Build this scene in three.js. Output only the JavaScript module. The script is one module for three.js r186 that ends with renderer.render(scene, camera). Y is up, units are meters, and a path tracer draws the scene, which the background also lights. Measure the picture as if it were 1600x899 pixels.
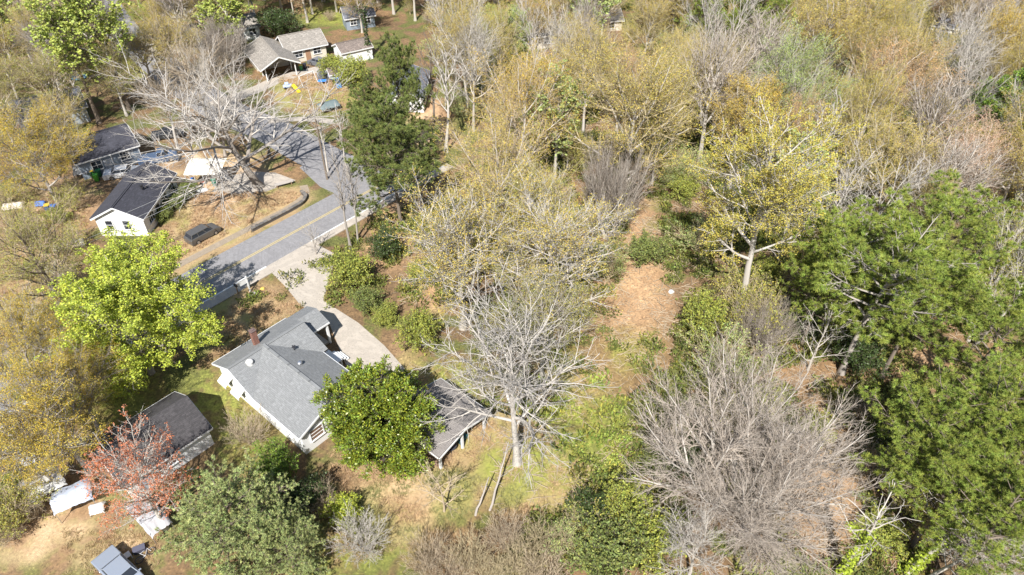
import * as THREE from 'three';
import { mergeGeometries } from 'three/addons/utils/BufferGeometryUtils.js';
import { RoundedBoxGeometry } from 'three/addons/geometries/RoundedBoxGeometry.js';
import { createNoise2D } from 'simplex-noise';

// ------------------------------------------------------------------ camera, sky, sun, exposure
const scene = new THREE.Scene();
const EYE = 52, PITCH = 40 * Math.PI / 180, FOCAL = 1081;
const camera = new THREE.PerspectiveCamera(2 * Math.atan(449.5 / FOCAL) * 180 / Math.PI, 1600 / 899, 1, 3000);
camera.position.set(0, EYE, 0);
camera.rotation.x = -PITCH;
const SUN_EL = 48 * Math.PI / 180, SUN_AZ = 10 * Math.PI / 180;   // the sun stands behind the camera, a little to its left
const sunDir = new THREE.Vector3(-Math.sin(SUN_AZ) * Math.cos(SUN_EL), Math.sin(SUN_EL), Math.cos(SUN_AZ) * Math.cos(SUN_EL));
const EXPOSURE = 1.62, SUN_POWER = 5.0, SKY_POWER = 0.37;
{
  const W = 256, Hh = 128, d = new Float32Array(W * Hh * 4);
  for (let j = 0; j < Hh; j++) for (let i = 0; i < W; i++) {
    const el = ((j + 0.5) / Hh - 0.5) * Math.PI, az = ((i + 0.5) / W - 0.5) * 2 * Math.PI;
    const v = new THREE.Vector3(Math.cos(el) * Math.cos(az), Math.sin(el), Math.cos(el) * Math.sin(az));
    const k = Math.pow(1 - Math.max(0, v.y), 3), g = Math.pow(Math.max(0, v.dot(sunDir)), 6) * 0.35;
    const o = (j * W + i) * 4;
    d[o] = 0.26 + 0.42 * k + g; d[o + 1] = 0.42 + 0.36 * k + g; d[o + 2] = 0.74 + 0.2 * k + g * 0.9; d[o + 3] = 1;
  }
  const t = new THREE.DataTexture(d, W, Hh, THREE.RGBAFormat, THREE.FloatType);
  t.mapping = THREE.EquirectangularReflectionMapping; t.magFilter = THREE.LinearFilter; t.needsUpdate = true;
  scene.background = t; scene.environment = t;
  scene.backgroundIntensity = SKY_POWER; scene.environmentIntensity = SKY_POWER;
}
const sun = new THREE.DirectionalLight(new THREE.Color(1.0, 0.97, 0.925), SUN_POWER);
sun.position.copy(sunDir).multiplyScalar(200).add(new THREE.Vector3(0, 0, -70));
sun.target.position.set(0, 0, -70); scene.add(sun, sun.target);
sun.castShadow = true; sun.shadow.mapSize.set(4096, 4096); sun.shadow.radius = 1;
Object.assign(sun.shadow.camera, { left: -140, right: 140, top: 140, bottom: -140, near: 1, far: 450 });
const renderer = new THREE.WebGLRenderer();
renderer.toneMapping = THREE.LinearToneMapping; renderer.toneMappingExposure = EXPOSURE;
renderer.shadowMap.enabled = true;

// ------------------------------------------------------------------ helpers
function rng(seed) { let s = seed >>> 0; return () => { s = (s + 0x6d2b79f5) | 0; let t = Math.imul(s ^ (s >>> 15), 1 | s); t = (t + Math.imul(t ^ (t >>> 7), 61 | t)) ^ t; return ((t ^ (t >>> 14)) >>> 0) / 4294967296; }; }
const n2a = createNoise2D(rng(11)), n2b = createNoise2D(rng(12)), n2c = createNoise2D(rng(13));
const clamp = (x, a = 0, b = 1) => Math.min(b, Math.max(a, x)), lerp = (a, b, t) => a + (b - a) * t, sm = (a, b, x) => { const t = clamp((x - a) / (b - a)); return t * t * (3 - 2 * t); };
const V3 = (x, y, z) => new THREE.Vector3(x, y, z);
// where the sight line through a spot of the survey picture meets the height h, as [x, z] in metres
function at(px, py, h = 0) {
  const cx = (px - 800) / FOCAL, cy = -(py - 449.5) / FOCAL, dy = cy * Math.cos(PITCH) - Math.sin(PITCH), dz = -cy * Math.sin(PITCH) - Math.cos(PITCH), t = (h - EYE) / dy;
  return [cx * t, dz * t];
}
function toPic(x, y, z) { const v = y - EYE, d = -z * Math.cos(PITCH) - v * Math.sin(PITCH), u = v * Math.cos(PITCH) - z * Math.sin(PITCH); return [800 + FOCAL * x / d, 449.5 - FOCAL * u / d, d]; }
function groundY(x, z) {   // the wood rolls a little, the street and the yards are level
  const m = sm(-14, 8, x) * sm(-28, -38, z) + sm(-28, -38, -x) * 0;
  return (n2a(x * 0.02, z * 0.02) * 0.7 + n2b(x * 0.07, z * 0.07) * 0.25) * m;
}
const names = new Map();
function numbered(n) { const k = names.get(n) ?? 0; names.set(n, k + 1); return k ? n + '_' + String(k).padStart(3, '0') : n; }
function tag(o, label, category, group, kind) { if (label) o.userData.label = label; if (category) o.userData.category = category; if (group) o.userData.group = group; if (kind) o.userData.kind = kind; return o; }
function thing(name, label, category, [x, y, z] = [0, 0, 0], turn = 0, group) {
  const o = new THREE.Group(); o.name = numbered(name); o.position.set(x, y, z); o.rotation.y = turn; scene.add(o);
  return tag(o, label, category, group);
}
function part(name, geo, mat, parent, kind) {
  const list = [geo].flat(), g = list.length > 1 ? mergeGeometries(list.map((q) => { q = q.index ? q.toNonIndexed() : q; for (const k of Object.keys(q.attributes)) if (!['position', 'normal', 'uv'].includes(k)) q.deleteAttribute(k); return q; })) : list[0];
  const m = new THREE.Mesh(g, mat); m.name = parent === scene ? numbered(name) : name; m.castShadow = m.receiveShadow = true; parent.add(m);
  if (kind) m.userData.kind = kind;
  return m;
}
const struct = (name, geo, mat) => part(name, geo, mat, scene, 'structure');
const lin = (r, g, b) => new THREE.Color().setRGB(r, g, b);
function mat(c, rough = 0.85, extra = {}) { const m = new THREE.MeshStandardMaterial({ color: Array.isArray(c) ? lin(...c) : c, roughness: rough, ...extra }); return m; }
function noiseTex(w, h, f, metres, srgb = true) {   // f(x, y) -> [r, g, b] 0..255 ; uv run in metres
  const d = new Uint8Array(w * h * 4);
  for (let y = 0; y < h; y++) for (let x = 0; x < w; x++) { const c = f(x, y), o = (y * w + x) * 4; d[o] = clamp(c[0], 0, 255); d[o + 1] = clamp(c[1], 0, 255); d[o + 2] = clamp(c[2], 0, 255); d[o + 3] = 255; }
  const t = new THREE.DataTexture(d, w, h); t.wrapS = t.wrapT = THREE.RepeatWrapping; t.magFilter = THREE.LinearFilter; t.minFilter = THREE.LinearMipmapLinearFilter; t.generateMipmaps = true;
  if (srgb) t.colorSpace = THREE.SRGBColorSpace; t.repeat.set(1 / metres[0], 1 / metres[1]); t.needsUpdate = true; return t;
}
const tileNoise = (nz, x, y, w, h, f) => { const a = x / w * 2 * Math.PI, b = y / h * 2 * Math.PI; return (nz(Math.cos(a) * f + Math.cos(b) * f * 1.7, Math.sin(a) * f + Math.sin(b) * f * 1.3 + 9) + nz(Math.sin(b) * f - 7, Math.cos(a) * f + Math.sin(a) * f * 0.6)) / 2; };
function box(w, h, d, x = 0, y = 0, z = 0, ry = 0, r = 0) { const g = r ? new RoundedBoxGeometry(w, h, d, 2, r) : new THREE.BoxGeometry(w, h, d); if (ry) g.rotateY(ry); return g.translate(x, y, z); }
function bar(a, b, r, sides = 6, r2 = r) { const A = V3(...a), B = V3(...b), L = A.distanceTo(B), g = new THREE.CylinderGeometry(r2, r, L, sides); g.applyQuaternion(new THREE.Quaternion().setFromUnitVectors(V3(0, 1, 0), B.clone().sub(A).normalize())); return g.translate(...A.add(B).multiplyScalar(0.5).toArray()); }
// a plate: a flat polygon of corners, counter-clockwise seen from outside, given thickness to the inside; uv in metres, v up the slope
function plate(pts, th = 0.08) {
  const P = pts.map((p) => V3(...p)), n = V3(0, 0, 0);
  for (let i = 0; i < P.length; i++) { const a = P[i], b = P[(i + 1) % P.length]; n.x += (a.y - b.y) * (a.z + b.z); n.y += (a.z - b.z) * (a.x + b.x); n.z += (a.x - b.x) * (a.y + b.y); }
  n.normalize();
  const ux = Math.abs(n.y) > 0.999 ? V3(1, 0, 0) : V3(0, 1, 0).cross(n).normalize(), uy = n.clone().cross(ux), pos = [], uv = [];
  const tri = (...q) => { for (const p of q) { pos.push(p.x, p.y, p.z); uv.push(p.dot(ux), p.dot(uy)); } };
  const Q = P.map((p) => p.clone().addScaledVector(n, -th));
  for (let i = 1; i < P.length - 1; i++) { tri(P[0], P[i], P[i + 1]); tri(Q[0], Q[i + 1], Q[i]); }
  for (let i = 0; i < P.length; i++) { const j = (i + 1) % P.length; tri(P[i], Q[i], Q[j]); tri(P[i], Q[j], P[j]); }
  const g = new THREE.BufferGeometry(); g.setAttribute('position', new THREE.Float32BufferAttribute(pos, 3)); g.setAttribute('uv', new THREE.Float32BufferAttribute(uv, 2)); g.computeVertexNormals(); return g;
}
// ribbon on the ground along a line of [x, z], offset side to side, at height y (sheet) or with thickness
function ribbon(line, o0, o1, y, th = 0) {
  const pos = [], uv = []; let run = 0; const rows = [];
  line.forEach(([x, z], i) => {
    const [ax, az] = line[Math.max(0, i - 1)], [bx, bz] = line[Math.min(line.length - 1, i + 1)], L = Math.hypot(bx - ax, bz - az), nx = -(bz - az) / L, nz = (bx - ax) / L;
    if (i) run += Math.hypot(x - line[i - 1][0], z - line[i - 1][1]);
    rows.push([x + nx * o0, z + nz * o0, x + nx * o1, z + nz * o1, run]);
  });
  const quad = (a, b, c, d) => { for (const [p, u] of [[a, 0], [b, 1], [c, 2], [a, 0], [c, 2], [d, 3]]) { pos.push(p[0], p[1], p[2]); uv.push(p[3], p[4]); } };
  for (let i = 0; i < rows.length - 1; i++) {
    const r = rows[i], s = rows[i + 1], f = (x, z, v, u, yy) => [x, yy, z, u, v];
    quad(f(r[0], r[1], r[4], o0, y), f(r[2], r[3], r[4], o1, y), f(s[2], s[3], s[4], o1, y), f(s[0], s[1], s[4], o0, y));
    if (th) {
      quad(f(r[2], r[3], r[4], 0, y), f(r[2], r[3], r[4], th, y - th), f(s[2], s[3], s[4], th, y - th), f(s[2], s[3], s[4], 0, y));
      quad(f(s[0], s[1], s[4], 0, y), f(s[0], s[1], s[4], th, y - th), f(r[0], r[1], r[4], th, y - th), f(r[0], r[1], r[4], 0, y));
    }
  }
  if (th) { const r = rows[0], s = rows.at(-1); quad([r[0], y, r[1], 0, 0], [r[0], y - th, r[1], 0, th], [r[2], y - th, r[3], 1, th], [r[2], y, r[3], 1, 0]); quad([s[2], y, s[3], 0, 0], [s[2], y - th, s[3], 0, th], [s[0], y - th, s[1], 1, th], [s[0], y, s[1], 1, 0]); }
  const g = new THREE.BufferGeometry(); g.setAttribute('position', new THREE.Float32BufferAttribute(pos, 3)); g.setAttribute('uv', new THREE.Float32BufferAttribute(uv, 2)); g.computeVertexNormals();
  if (g.attributes.normal.getY(0) < 0) { const p = g.attributes.position.array, u = g.attributes.uv.array; for (let i = 0; i < p.length; i += 9) for (let k = 0; k < 3; k++) [p[i + 3 + k], p[i + 6 + k]] = [p[i + 6 + k], p[i + 3 + k]]; for (let i = 0; i < u.length; i += 6) for (let k = 0; k < 2; k++) [u[i + 2 + k], u[i + 4 + k]] = [u[i + 4 + k], u[i + 2 + k]]; g.computeVertexNormals(); }
  return g;
}
function curve(pts, n = 40) { const c = new THREE.CatmullRomCurve3(pts.map(([x, z]) => V3(x, 0, z))); return c.getPoints(n).map((p) => [p.x, p.z]); }
function sheet(pts, y, th = 0) {   // a level polygon on the ground
  let a = 0; pts.forEach(([x, z], i) => { const [u, w] = pts[(i + 1) % pts.length]; a += x * w - u * z; });
  const s = new THREE.Shape(pts.map(([x, z]) => new THREE.Vector2(x, -z)));
  const g = th ? new THREE.ExtrudeGeometry(s, { depth: th, bevelEnabled: false }) : new THREE.ShapeGeometry(s);
  g.rotateX(-Math.PI / 2).translate(0, y - th, 0); return g;
}

// ------------------------------------------------------------------ ground
const P = (list, h = 0) => list.map(([x, y]) => at(x, y, h));
const GX0 = -125, GZ0 = -200, GS = 240, GN = 2048;
{
  const M = 1024, cv = document.createElement('canvas'); cv.width = cv.height = M;
  const masks = {}, ctx = cv.getContext('2d');
  const paint = (name, polys, blur = 3) => {
    ctx.filter = 'none'; ctx.fillStyle = '#000'; ctx.fillRect(0, 0, M, M); ctx.fillStyle = '#fff'; ctx.strokeStyle = '#fff';
    for (const q of polys) { ctx.beginPath(); q.forEach(([x, z], i) => { const u = (x - GX0) / GS * M, v = (z - GZ0) / GS * M; i ? ctx.lineTo(u, v) : ctx.moveTo(u, v); }); ctx.closePath(); ctx.fill(); }
    const d = ctx.getImageData(0, 0, M, M).data; let a = new Float32Array(M * M); for (let i = 0; i < M * M; i++) a[i] = d[i * 4] / 255;
    for (let pass = 0; pass < 2; pass++) for (const step of [1, M]) { const b = new Float32Array(M * M); for (let i = 0; i < M * M; i++) { let s = 0, c = 0; for (let k = -blur; k <= blur; k++) { const j = i + k * step; if (j >= 0 && j < M * M) { s += a[j]; c++; } } b[i] = s / c; } a = b; }
    masks[name] = a;
  };
  paint('dry', [   // straw-coloured lawns
    P([[205, 420], [300, 300], [330, 240], [420, 285], [500, 300], [480, 330], [280, 435], [230, 440]]),
    P([[330, 470], [400, 440], [480, 485], [340, 570]]),
    P([[520, 700], [640, 745], [700, 680], [770, 640], [830, 660], [930, 740], [930, 790], [860, 820], [760, 790], [660, 850], [560, 790]]),
    P([[430, 120], [560, 110], [580, 170], [470, 180], [420, 160]]), P([[60, 20], [150, 15], [160, 60], [90, 70]]), P([[20, 10], [120, 10], [60, 45]]), P([[0, 380], [80, 360], [100, 420], [60, 520], [0, 520]]),
    P([[1540, 360], [1600, 350], [1600, 440], [1540, 440]]),
  ], 4);
  paint('green', [
    P([[740, 690], [850, 680], [930, 740], [900, 780], [760, 770]]), P([[860, 620], [960, 620], [980, 720], [900, 740], [840, 680]]), P([[300, 600], [350, 570], [440, 700], [400, 760], [330, 700]]),
    P([[500, 820], [620, 800], [640, 899], [480, 899]]), P([[640, 580], [760, 560], [800, 640], [740, 640]]), P([[470, 150], [570, 140], [560, 175], [480, 175]]), P([[150, 90], [215, 70], [230, 130], [180, 150]]), P([[480, 10], [540, 5], [560, 40], [470, 40]]),
    P([[955, 545], [1010, 525], [1015, 560], [960, 600]]), P([[850, 560], [900, 540], [900, 620], [850, 640]]), P([[120, 560], [240, 560], [250, 640], [150, 680]]),
  ], 6);
  paint('litter', [   // open ground under bright orange-brown fallen leaves
    P([[985, 300], [1030, 310], [1020, 350], [1045, 410], [1052, 500], [1005, 545], [985, 520], [945, 530], [960, 460], [975, 400], [960, 350]]), P([[880, 590], [945, 565], [935, 610], [885, 655]]), P([[985, 240], [1030, 250], [1035, 320], [985, 320]]),
    P([[1180, 650], [1330, 690], [1350, 830], [1210, 830], [1150, 740]]), P([[600, 300], [640, 330], [640, 420], [560, 420]]), P([[620, 520], [690, 600], [660, 620], [600, 540]]), P([[690, 690], [770, 640], [800, 660], [720, 740]]), P([[1530, 340], [1600, 330], [1600, 440], [1520, 460]]),
    P([[660, 160], [700, 150], [720, 230], [670, 230]]), P([[840, 400], [930, 400], [950, 470], [850, 470]]), P([[640, 440], [700, 430], [730, 480], [650, 500]]), P([[1440, 540], [1500, 560], [1420, 620], [1380, 590]]),
  ], 5);
  paint('dirt', [   // bare worn earth and drives
    P([[150, 275], [260, 250], [330, 225], [420, 240], [430, 285], [330, 345], [270, 320], [300, 290], [190, 300]]), P([[0, 780], [140, 780], [260, 820], [250, 899], [120, 899], [0, 880]]), P([[640, 165], [690, 165], [690, 230], [645, 230]]), P([[60, 480], [20, 560], [0, 560], [0, 470]]), P([[600, 730], [720, 760], [640, 850], [590, 800]]),
    P([[0, 300], [110, 270], [180, 330], [100, 400], [0, 380]]),
  ], 5);
  const d = new Uint8Array(GN * GN * 4), r = rng(5);
  const c = (a, b, t) => [lerp(a[0], b[0], t), lerp(a[1], b[1], t), lerp(a[2], b[2], t)];
  for (let j = 0; j < GN; j++) for (let i = 0; i < GN; i++) {
    const x = GX0 + (i + 0.5) / GN * GS, z = GZ0 + (j + 0.5) / GN * GS;
    const a = n2a(x * 0.055, z * 0.055), b = n2b(x * 0.23, z * 0.23), e = n2c(x * 0.9, z * 0.9), f = n2a(x * 3.1, z * 3.1), s = r();
    const mi = Math.round(clamp((x + b * 0.9 + e * 0.35 - GX0) / GS * M, 0, M - 1)), mj = Math.round(clamp((z + n2c(x * 0.21, z * 0.21) * 0.9 + f * 0.25 - GZ0) / GS * M, 0, M - 1)), k = mj * M + mi;
    // the floor of the wood: grey-brown litter, orange leaves, ivy and moss
    let q = c([106, 86, 62], [146, 116, 82], clamp(0.5 + a * 0.35 + e * 0.3));
    const moss = sm(-0.15, 0.4, b * 0.7 + n2c(x * 0.05, z * 0.05) * 0.6 + e * 0.25); q = c(q, c([74, 88, 38], [108, 114, 54], clamp(0.5 + f * 0.5)), moss * 0.75);
    q = c(q, c([156, 124, 92], [194, 160, 122], clamp(0.5 + b * 0.3 + e * 0.25 + f * 0.12)), masks.litter[k]);
    q = c(q, c(c([158, 134, 98], [186, 160, 120], clamp(0.5 + b * 0.4 + e * 0.2 + f * 0.12)), [150, 142, 84], sm(0.1, 0.6, a * 0.6 + b * 0.5 + 0.15)), masks.dry[k]);
    q = c(q, c([118, 128, 52], [158, 158, 78], clamp(0.5 + b * 0.4 + f * 0.3)), masks.green[k] * clamp(0.75 + 0.4 * e + 0.2 * a));
    q = c(q, c([186, 150, 116], [214, 184, 150], clamp(0.5 + b * 0.4 + f * 0.25)), masks.dirt[k] * clamp(0.6 + 0.5 * b));
    const lw = Math.max(masks.dry[k], masks.dirt[k]) * 0.6, g = 1 + ((s - 0.5) * 0.22 + f * 0.07 + (s > 0.975 ? 0.2 : 0) - (s < 0.05 ? 0.18 : 0)) * (1 - lw), o = ((GN - 1 - j) * GN + i) * 4;
    d[o] = clamp(q[0] * g, 0, 255); d[o + 1] = clamp(q[1] * g, 0, 255); d[o + 2] = clamp(q[2] * g, 0, 255); d[o + 3] = 255;
  }
  const t = new THREE.DataTexture(d, GN, GN); t.colorSpace = THREE.SRGBColorSpace; t.wrapS = t.wrapT = THREE.MirroredRepeatWrapping; t.magFilter = THREE.LinearFilter; t.needsUpdate = true;
  const bump = noiseTex(512, 512, (x, y) => { const v = 128 + 60 * tileNoise(n2a, x, y, 512, 512, 14) + 60 * tileNoise(n2b, x, y, 512, 512, 40); return [v, v, v]; }, [9 / 240, 9 / 240], false);
  const N = 150, S = [], pos = [], uv = [], idx = [];
  for (let i = 0; i <= N; i++) { const u = i / N * 2 - 1; S.push(130 * u + 1400 * Math.sign(u) * Math.pow(Math.max(0, Math.abs(u) - 0.8) / 0.2, 3)); }
  for (let j = 0; j <= N; j++) for (let i = 0; i <= N; i++) { const x = S[i], z = -85 + S[j]; pos.push(x, groundY(x, z) - (Math.abs(x) > 150 || z > 40 || z < -220 ? 0.2 : 0), z); uv.push((x - GX0) / GS, 1 - (z - GZ0) / GS); }
  for (let j = 0; j < N; j++) for (let i = 0; i < N; i++) { const a = j * (N + 1) + i; idx.push(a, a + N + 1, a + 1, a + 1, a + N + 1, a + N + 2); }
  const g = new THREE.BufferGeometry(); g.setAttribute('position', new THREE.Float32BufferAttribute(pos, 3)); g.setAttribute('uv', new THREE.Float32BufferAttribute(uv, 2)); g.setIndex(idx); g.computeVertexNormals();
  tag(struct('ground', g, new THREE.MeshStandardMaterial({ map: t, roughness: 0.95, bumpMap: bump, bumpScale: 0.05 })), 'leaf-strewn earth with straw-coloured lawns and patches of moss', 'ground');
}
// ------------------------------------------------------------------ street
const asphaltT = noiseTex(512, 512, (x, y) => { const s = Math.sin(x * 127.1 + y * 311.7) * 43758.5, v = 136 + 10 * tileNoise(n2a, x, y, 512, 512, 3) + 9 * tileNoise(n2b, x, y, 512, 512, 20) + 18 * (s - Math.floor(s) - 0.5) - (Math.abs(tileNoise(n2c, x, y, 512, 512, 3.1) + 0.25 * tileNoise(n2a, x, y, 512, 512, 25)) < 0.012 ? 38 : 0); return [v, v * 0.985, v * 0.99]; }, [14, 14]);
const concreteT = noiseTex(512, 512, (x, y) => { const s = Math.sin(x * 12.1 + y * 78.7) * 43758.5, a = tileNoise(n2c, x, y, 512, 512, 2.2), b = tileNoise(n2b, x, y, 512, 512, 12), v = 176 + 9 * a + 9 * b + 14 * (s - Math.floor(s) - 0.5) - (Math.abs(a + 0.3 * b) < 0.014 ? 40 : 0); return [v, v * 0.945, v * 0.875]; }, [17, 17]);
const M = {
  asphalt: new THREE.MeshStandardMaterial({ map: asphaltT, roughness: 0.9 }), concrete: new THREE.MeshStandardMaterial({ map: concreteT, roughness: 0.9 }),
  path: new THREE.MeshStandardMaterial({ map: concreteT, color: lin(0.72, 0.66, 0.58), roughness: 0.95 }),
  yellow: mat([0.6, 0.46, 0.16], 0.7), white: mat([0.72, 0.72, 0.7], 0.6), kerb: new THREE.MeshStandardMaterial({ map: concreteT, color: lin(0.85, 0.85, 0.85), roughness: 0.9 }),
};
const rd = [0.633, -0.774], rc = [-37.6, -61.6];
// o > 0 runs to the right-hand (house) side of somebody who walks up the street
const right = [0.774, 0.633];
const roadPt = (s, o = 0) => [rc[0] + rd[0] * s + right[0] * o, rc[1] + rd[1] * s + right[1] * o];
const main = [-90, -40, -20, 0, 10, 20, 30, 37].map((s) => roadPt(s));
tag(struct('road', ribbon(main, -3.3, 3.3, 0.02), M.asphalt), 'grey asphalt street with a double yellow centre line', 'road');
tag(struct('road_marking', [ribbon(main.slice(0, 7), -0.18, -0.08, 0.026), ribbon(main.slice(0, 7), 0.08, 0.18, 0.026)], M.yellow), 'double yellow line down the middle of the street', 'road marking');
const sideLine = curve(P([[560, 275], [490, 240], [425, 204], [360, 178], [300, 140], [240, 92], [195, 52], [165, 12], [140, -30]]), 70);
tag(struct('side_road', ribbon(sideLine, -3.4, 3.4, 0.014), M.asphalt), 'grey asphalt side street that curves away between the houses', 'road');
tag(struct('junction', sheet(P([[556, 318], [500, 292], [468, 262], [500, 238], [560, 262], [600, 292]]), 0.017), M.asphalt), 'widened asphalt where the side street meets the main street', 'road');
const kerbR = [-90, -40, -20, 0, 8.2].map((s) => roadPt(s)), kerbR2 = [15, 20, 26, 32, 40].map((s) => roadPt(s));
tag(struct('kerb', [ribbon(kerbR, 3.3, 3.5, 0.13, 0.13), ribbon(kerbR2, 3.3, 3.5, 0.13, 0.13)], M.white), 'whitish kerb along the near side of the street', 'kerb');
tag(struct('sidewalk', [ribbon(kerbR, 3.5, 4.9, 0.115, 0.115), ribbon(kerbR2, 3.5, 4.7, 0.115, 0.115)], M.concrete), 'pale concrete pavement behind the near kerb', 'pavement');
tag(struct('driveway', [sheet([roadPt(8.2, 3.3), roadPt(15, 3.3), roadPt(15.2, 8), at(505, 470), at(560, 505), at(600, 540), at(640, 585), at(700, 625), at(660, 660), at(600, 640), at(540, 570), at(512, 500), at(470, 478), roadPt(7.4, 8.2)], 0.03)], M.concrete), 'stained pale concrete driveway beside the grey-roofed house', 'driveway');
const leftWalk = [-26, -8, 0, 8, 14, 18].map((s) => roadPt(s, -5.2)).concat([[-28.8, -82], [-29.6, -84.5]]);
tag(struct('path', ribbon(curve(leftWalk, 40), -0.55, 0.55, 0.02), M.path), 'worn concrete footpath along the straw-coloured lawn', 'path');
tag(struct('parking_pad', sheet(P([[350, 278], [390, 268], [430, 270], [462, 282], [415, 300], [372, 303], [330, 300]]), 0.016), M.concrete), 'pale concrete pad beside the tarpaulin carport', 'pavement');
tag(struct('far_driveway', ribbon(curve(P([[330, 165], [400, 140], [440, 122], [500, 108]]), 20), -1.5, 1.5, 0.02), M.concrete), 'pale driveway in front of the tan-roofed house', 'driveway');
tag(struct('far_yard_path', ribbon(curve(P([[420, 190], [470, 186], [520, 190]]), 12), -0.8, 0.8, 0.02), M.concrete), 'short concrete walk by the far side of the junction', 'path');

// ------------------------------------------------------------------ trees: skeletons that branch, twigs, leaves
class MB {
  constructor() { this.p = []; this.n = []; this.c = []; this.i = []; }
  get count() { return this.p.length / 3; }
  tube(pts, rad, sides, tone = 1) {
    const base = this.count, n = pts.length; let u = V3(1, 0.3, 0.2), t = V3(), w = V3();
    for (let k = 0; k < n; k++) {
      t.copy(pts[Math.min(n - 1, k + 1)]).sub(pts[Math.max(0, k - 1)]).normalize(); w.crossVectors(t, u); if (w.lengthSq() < 1e-4) w.crossVectors(t, V3(0, 1, 0.1)); w.normalize(); u.crossVectors(w, t).normalize();
      const cone = k === n - 1 && rad[k] < 0.006;
      for (let s = 0; s < (cone ? 1 : sides); s++) {
        const a = s / sides * 6.28318, ca = Math.cos(a), sa = Math.sin(a), nx = u.x * ca + w.x * sa, ny = u.y * ca + w.y * sa, nz = u.z * ca + w.z * sa, r = cone ? 0 : rad[k];
        const q = tone * (0.86 + 0.28 * Math.abs(Math.sin(k * 12.9 + s * 4.1 + pts[0].x * 7)));
        this.p.push(pts[k].x + nx * r, pts[k].y + ny * r, pts[k].z + nz * r); this.n.push(nx, ny, nz); this.c.push(q, q, q);
      }
      if (k) for (let s = 0; s < sides; s++) {
        const s2 = (s + 1) % sides, a = base + (k - 1) * sides + s, b = base + (k - 1) * sides + s2;
        if (cone) this.i.push(a, b, base + k * sides); else { const c = base + k * sides + s, d = base + k * sides + s2; this.i.push(a, b, c, b, d, c); }
      }
    }
  }
  // a leaf: two faces folded along the middle, or one narrow face
  leaf(p, dir, side, L, W, tone, fold = 0.25) {
    const b = this.count, nx = side.y * dir.z - side.z * dir.y, ny = side.z * dir.x - side.x * dir.z, nz = side.x * dir.y - side.y * dir.x;
    const f = W * fold, put = (l, s, h) => { this.p.push(p.x + dir.x * l + side.x * s + nx * h, p.y + dir.y * l + side.y * s + ny * h, p.z + dir.z * l + side.z * s + nz * h); this.n.push(nx, ny, nz); this.c.push(tone[0], tone[1], tone[2]); };
    put(0, 0, 0); put(L * 0.5, W / 2, f); put(L, 0, 0); put(L * 0.5, -W / 2, f); this.i.push(b, b + 1, b + 2, b, b + 2, b + 3);
  }
  blade(p, dir, side, L, W, tone) { const b = this.count; for (const [l, s] of [[0, -W / 2], [0, W / 2], [L, 0]]) { this.p.push(p.x + dir.x * l + side.x * s, p.y + dir.y * l + side.y * s, p.z + dir.z * l + side.z * s); this.n.push(side.y * dir.z - side.z * dir.y, side.z * dir.x - side.x * dir.z, side.x * dir.y - side.y * dir.x); this.c.push(tone[0], tone[1], tone[2]); } this.i.push(b, b + 1, b + 2); }
  geo() { if (!this.i.length) return null; const g = new THREE.BufferGeometry(); g.setAttribute('position', new THREE.Float32BufferAttribute(this.p, 3)); g.setAttribute('normal', new THREE.Float32BufferAttribute(this.n, 3)); g.setAttribute('color', new THREE.Float32BufferAttribute(this.c, 3)); g.setIndex(this.i); return g; }
}
const DEF = {
  H: 20, R: 8, trunkL: 0.72, r0: 0.3, lean: [0, 0], gn: [0.05, 0.11, 0.16, 0.2, 0.2], up: [0.03, 0.07, 0.06, 0.05, 0.05], seg: [10, 9, 5, 3, 1], sides: [10, 7, 4, 3, 3],
  n1: 16, from1: 0.3, dens: [0, 1.6, 2.7, 5, 0], ang: [0, 48, 40, 42, 42], angTop: 22, len: [0, 1, 0.5, 0.42, 0.5], depth: 4, rr: 0.62, minR: [0.04, 0.03, 0.016, 0.008, 0.006], limbR: 1.5, stems: 1, spread: 0.35, top: 0.55, low: 0.8,
  foliage: null, tone: 1, flat: 0,
};
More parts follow.
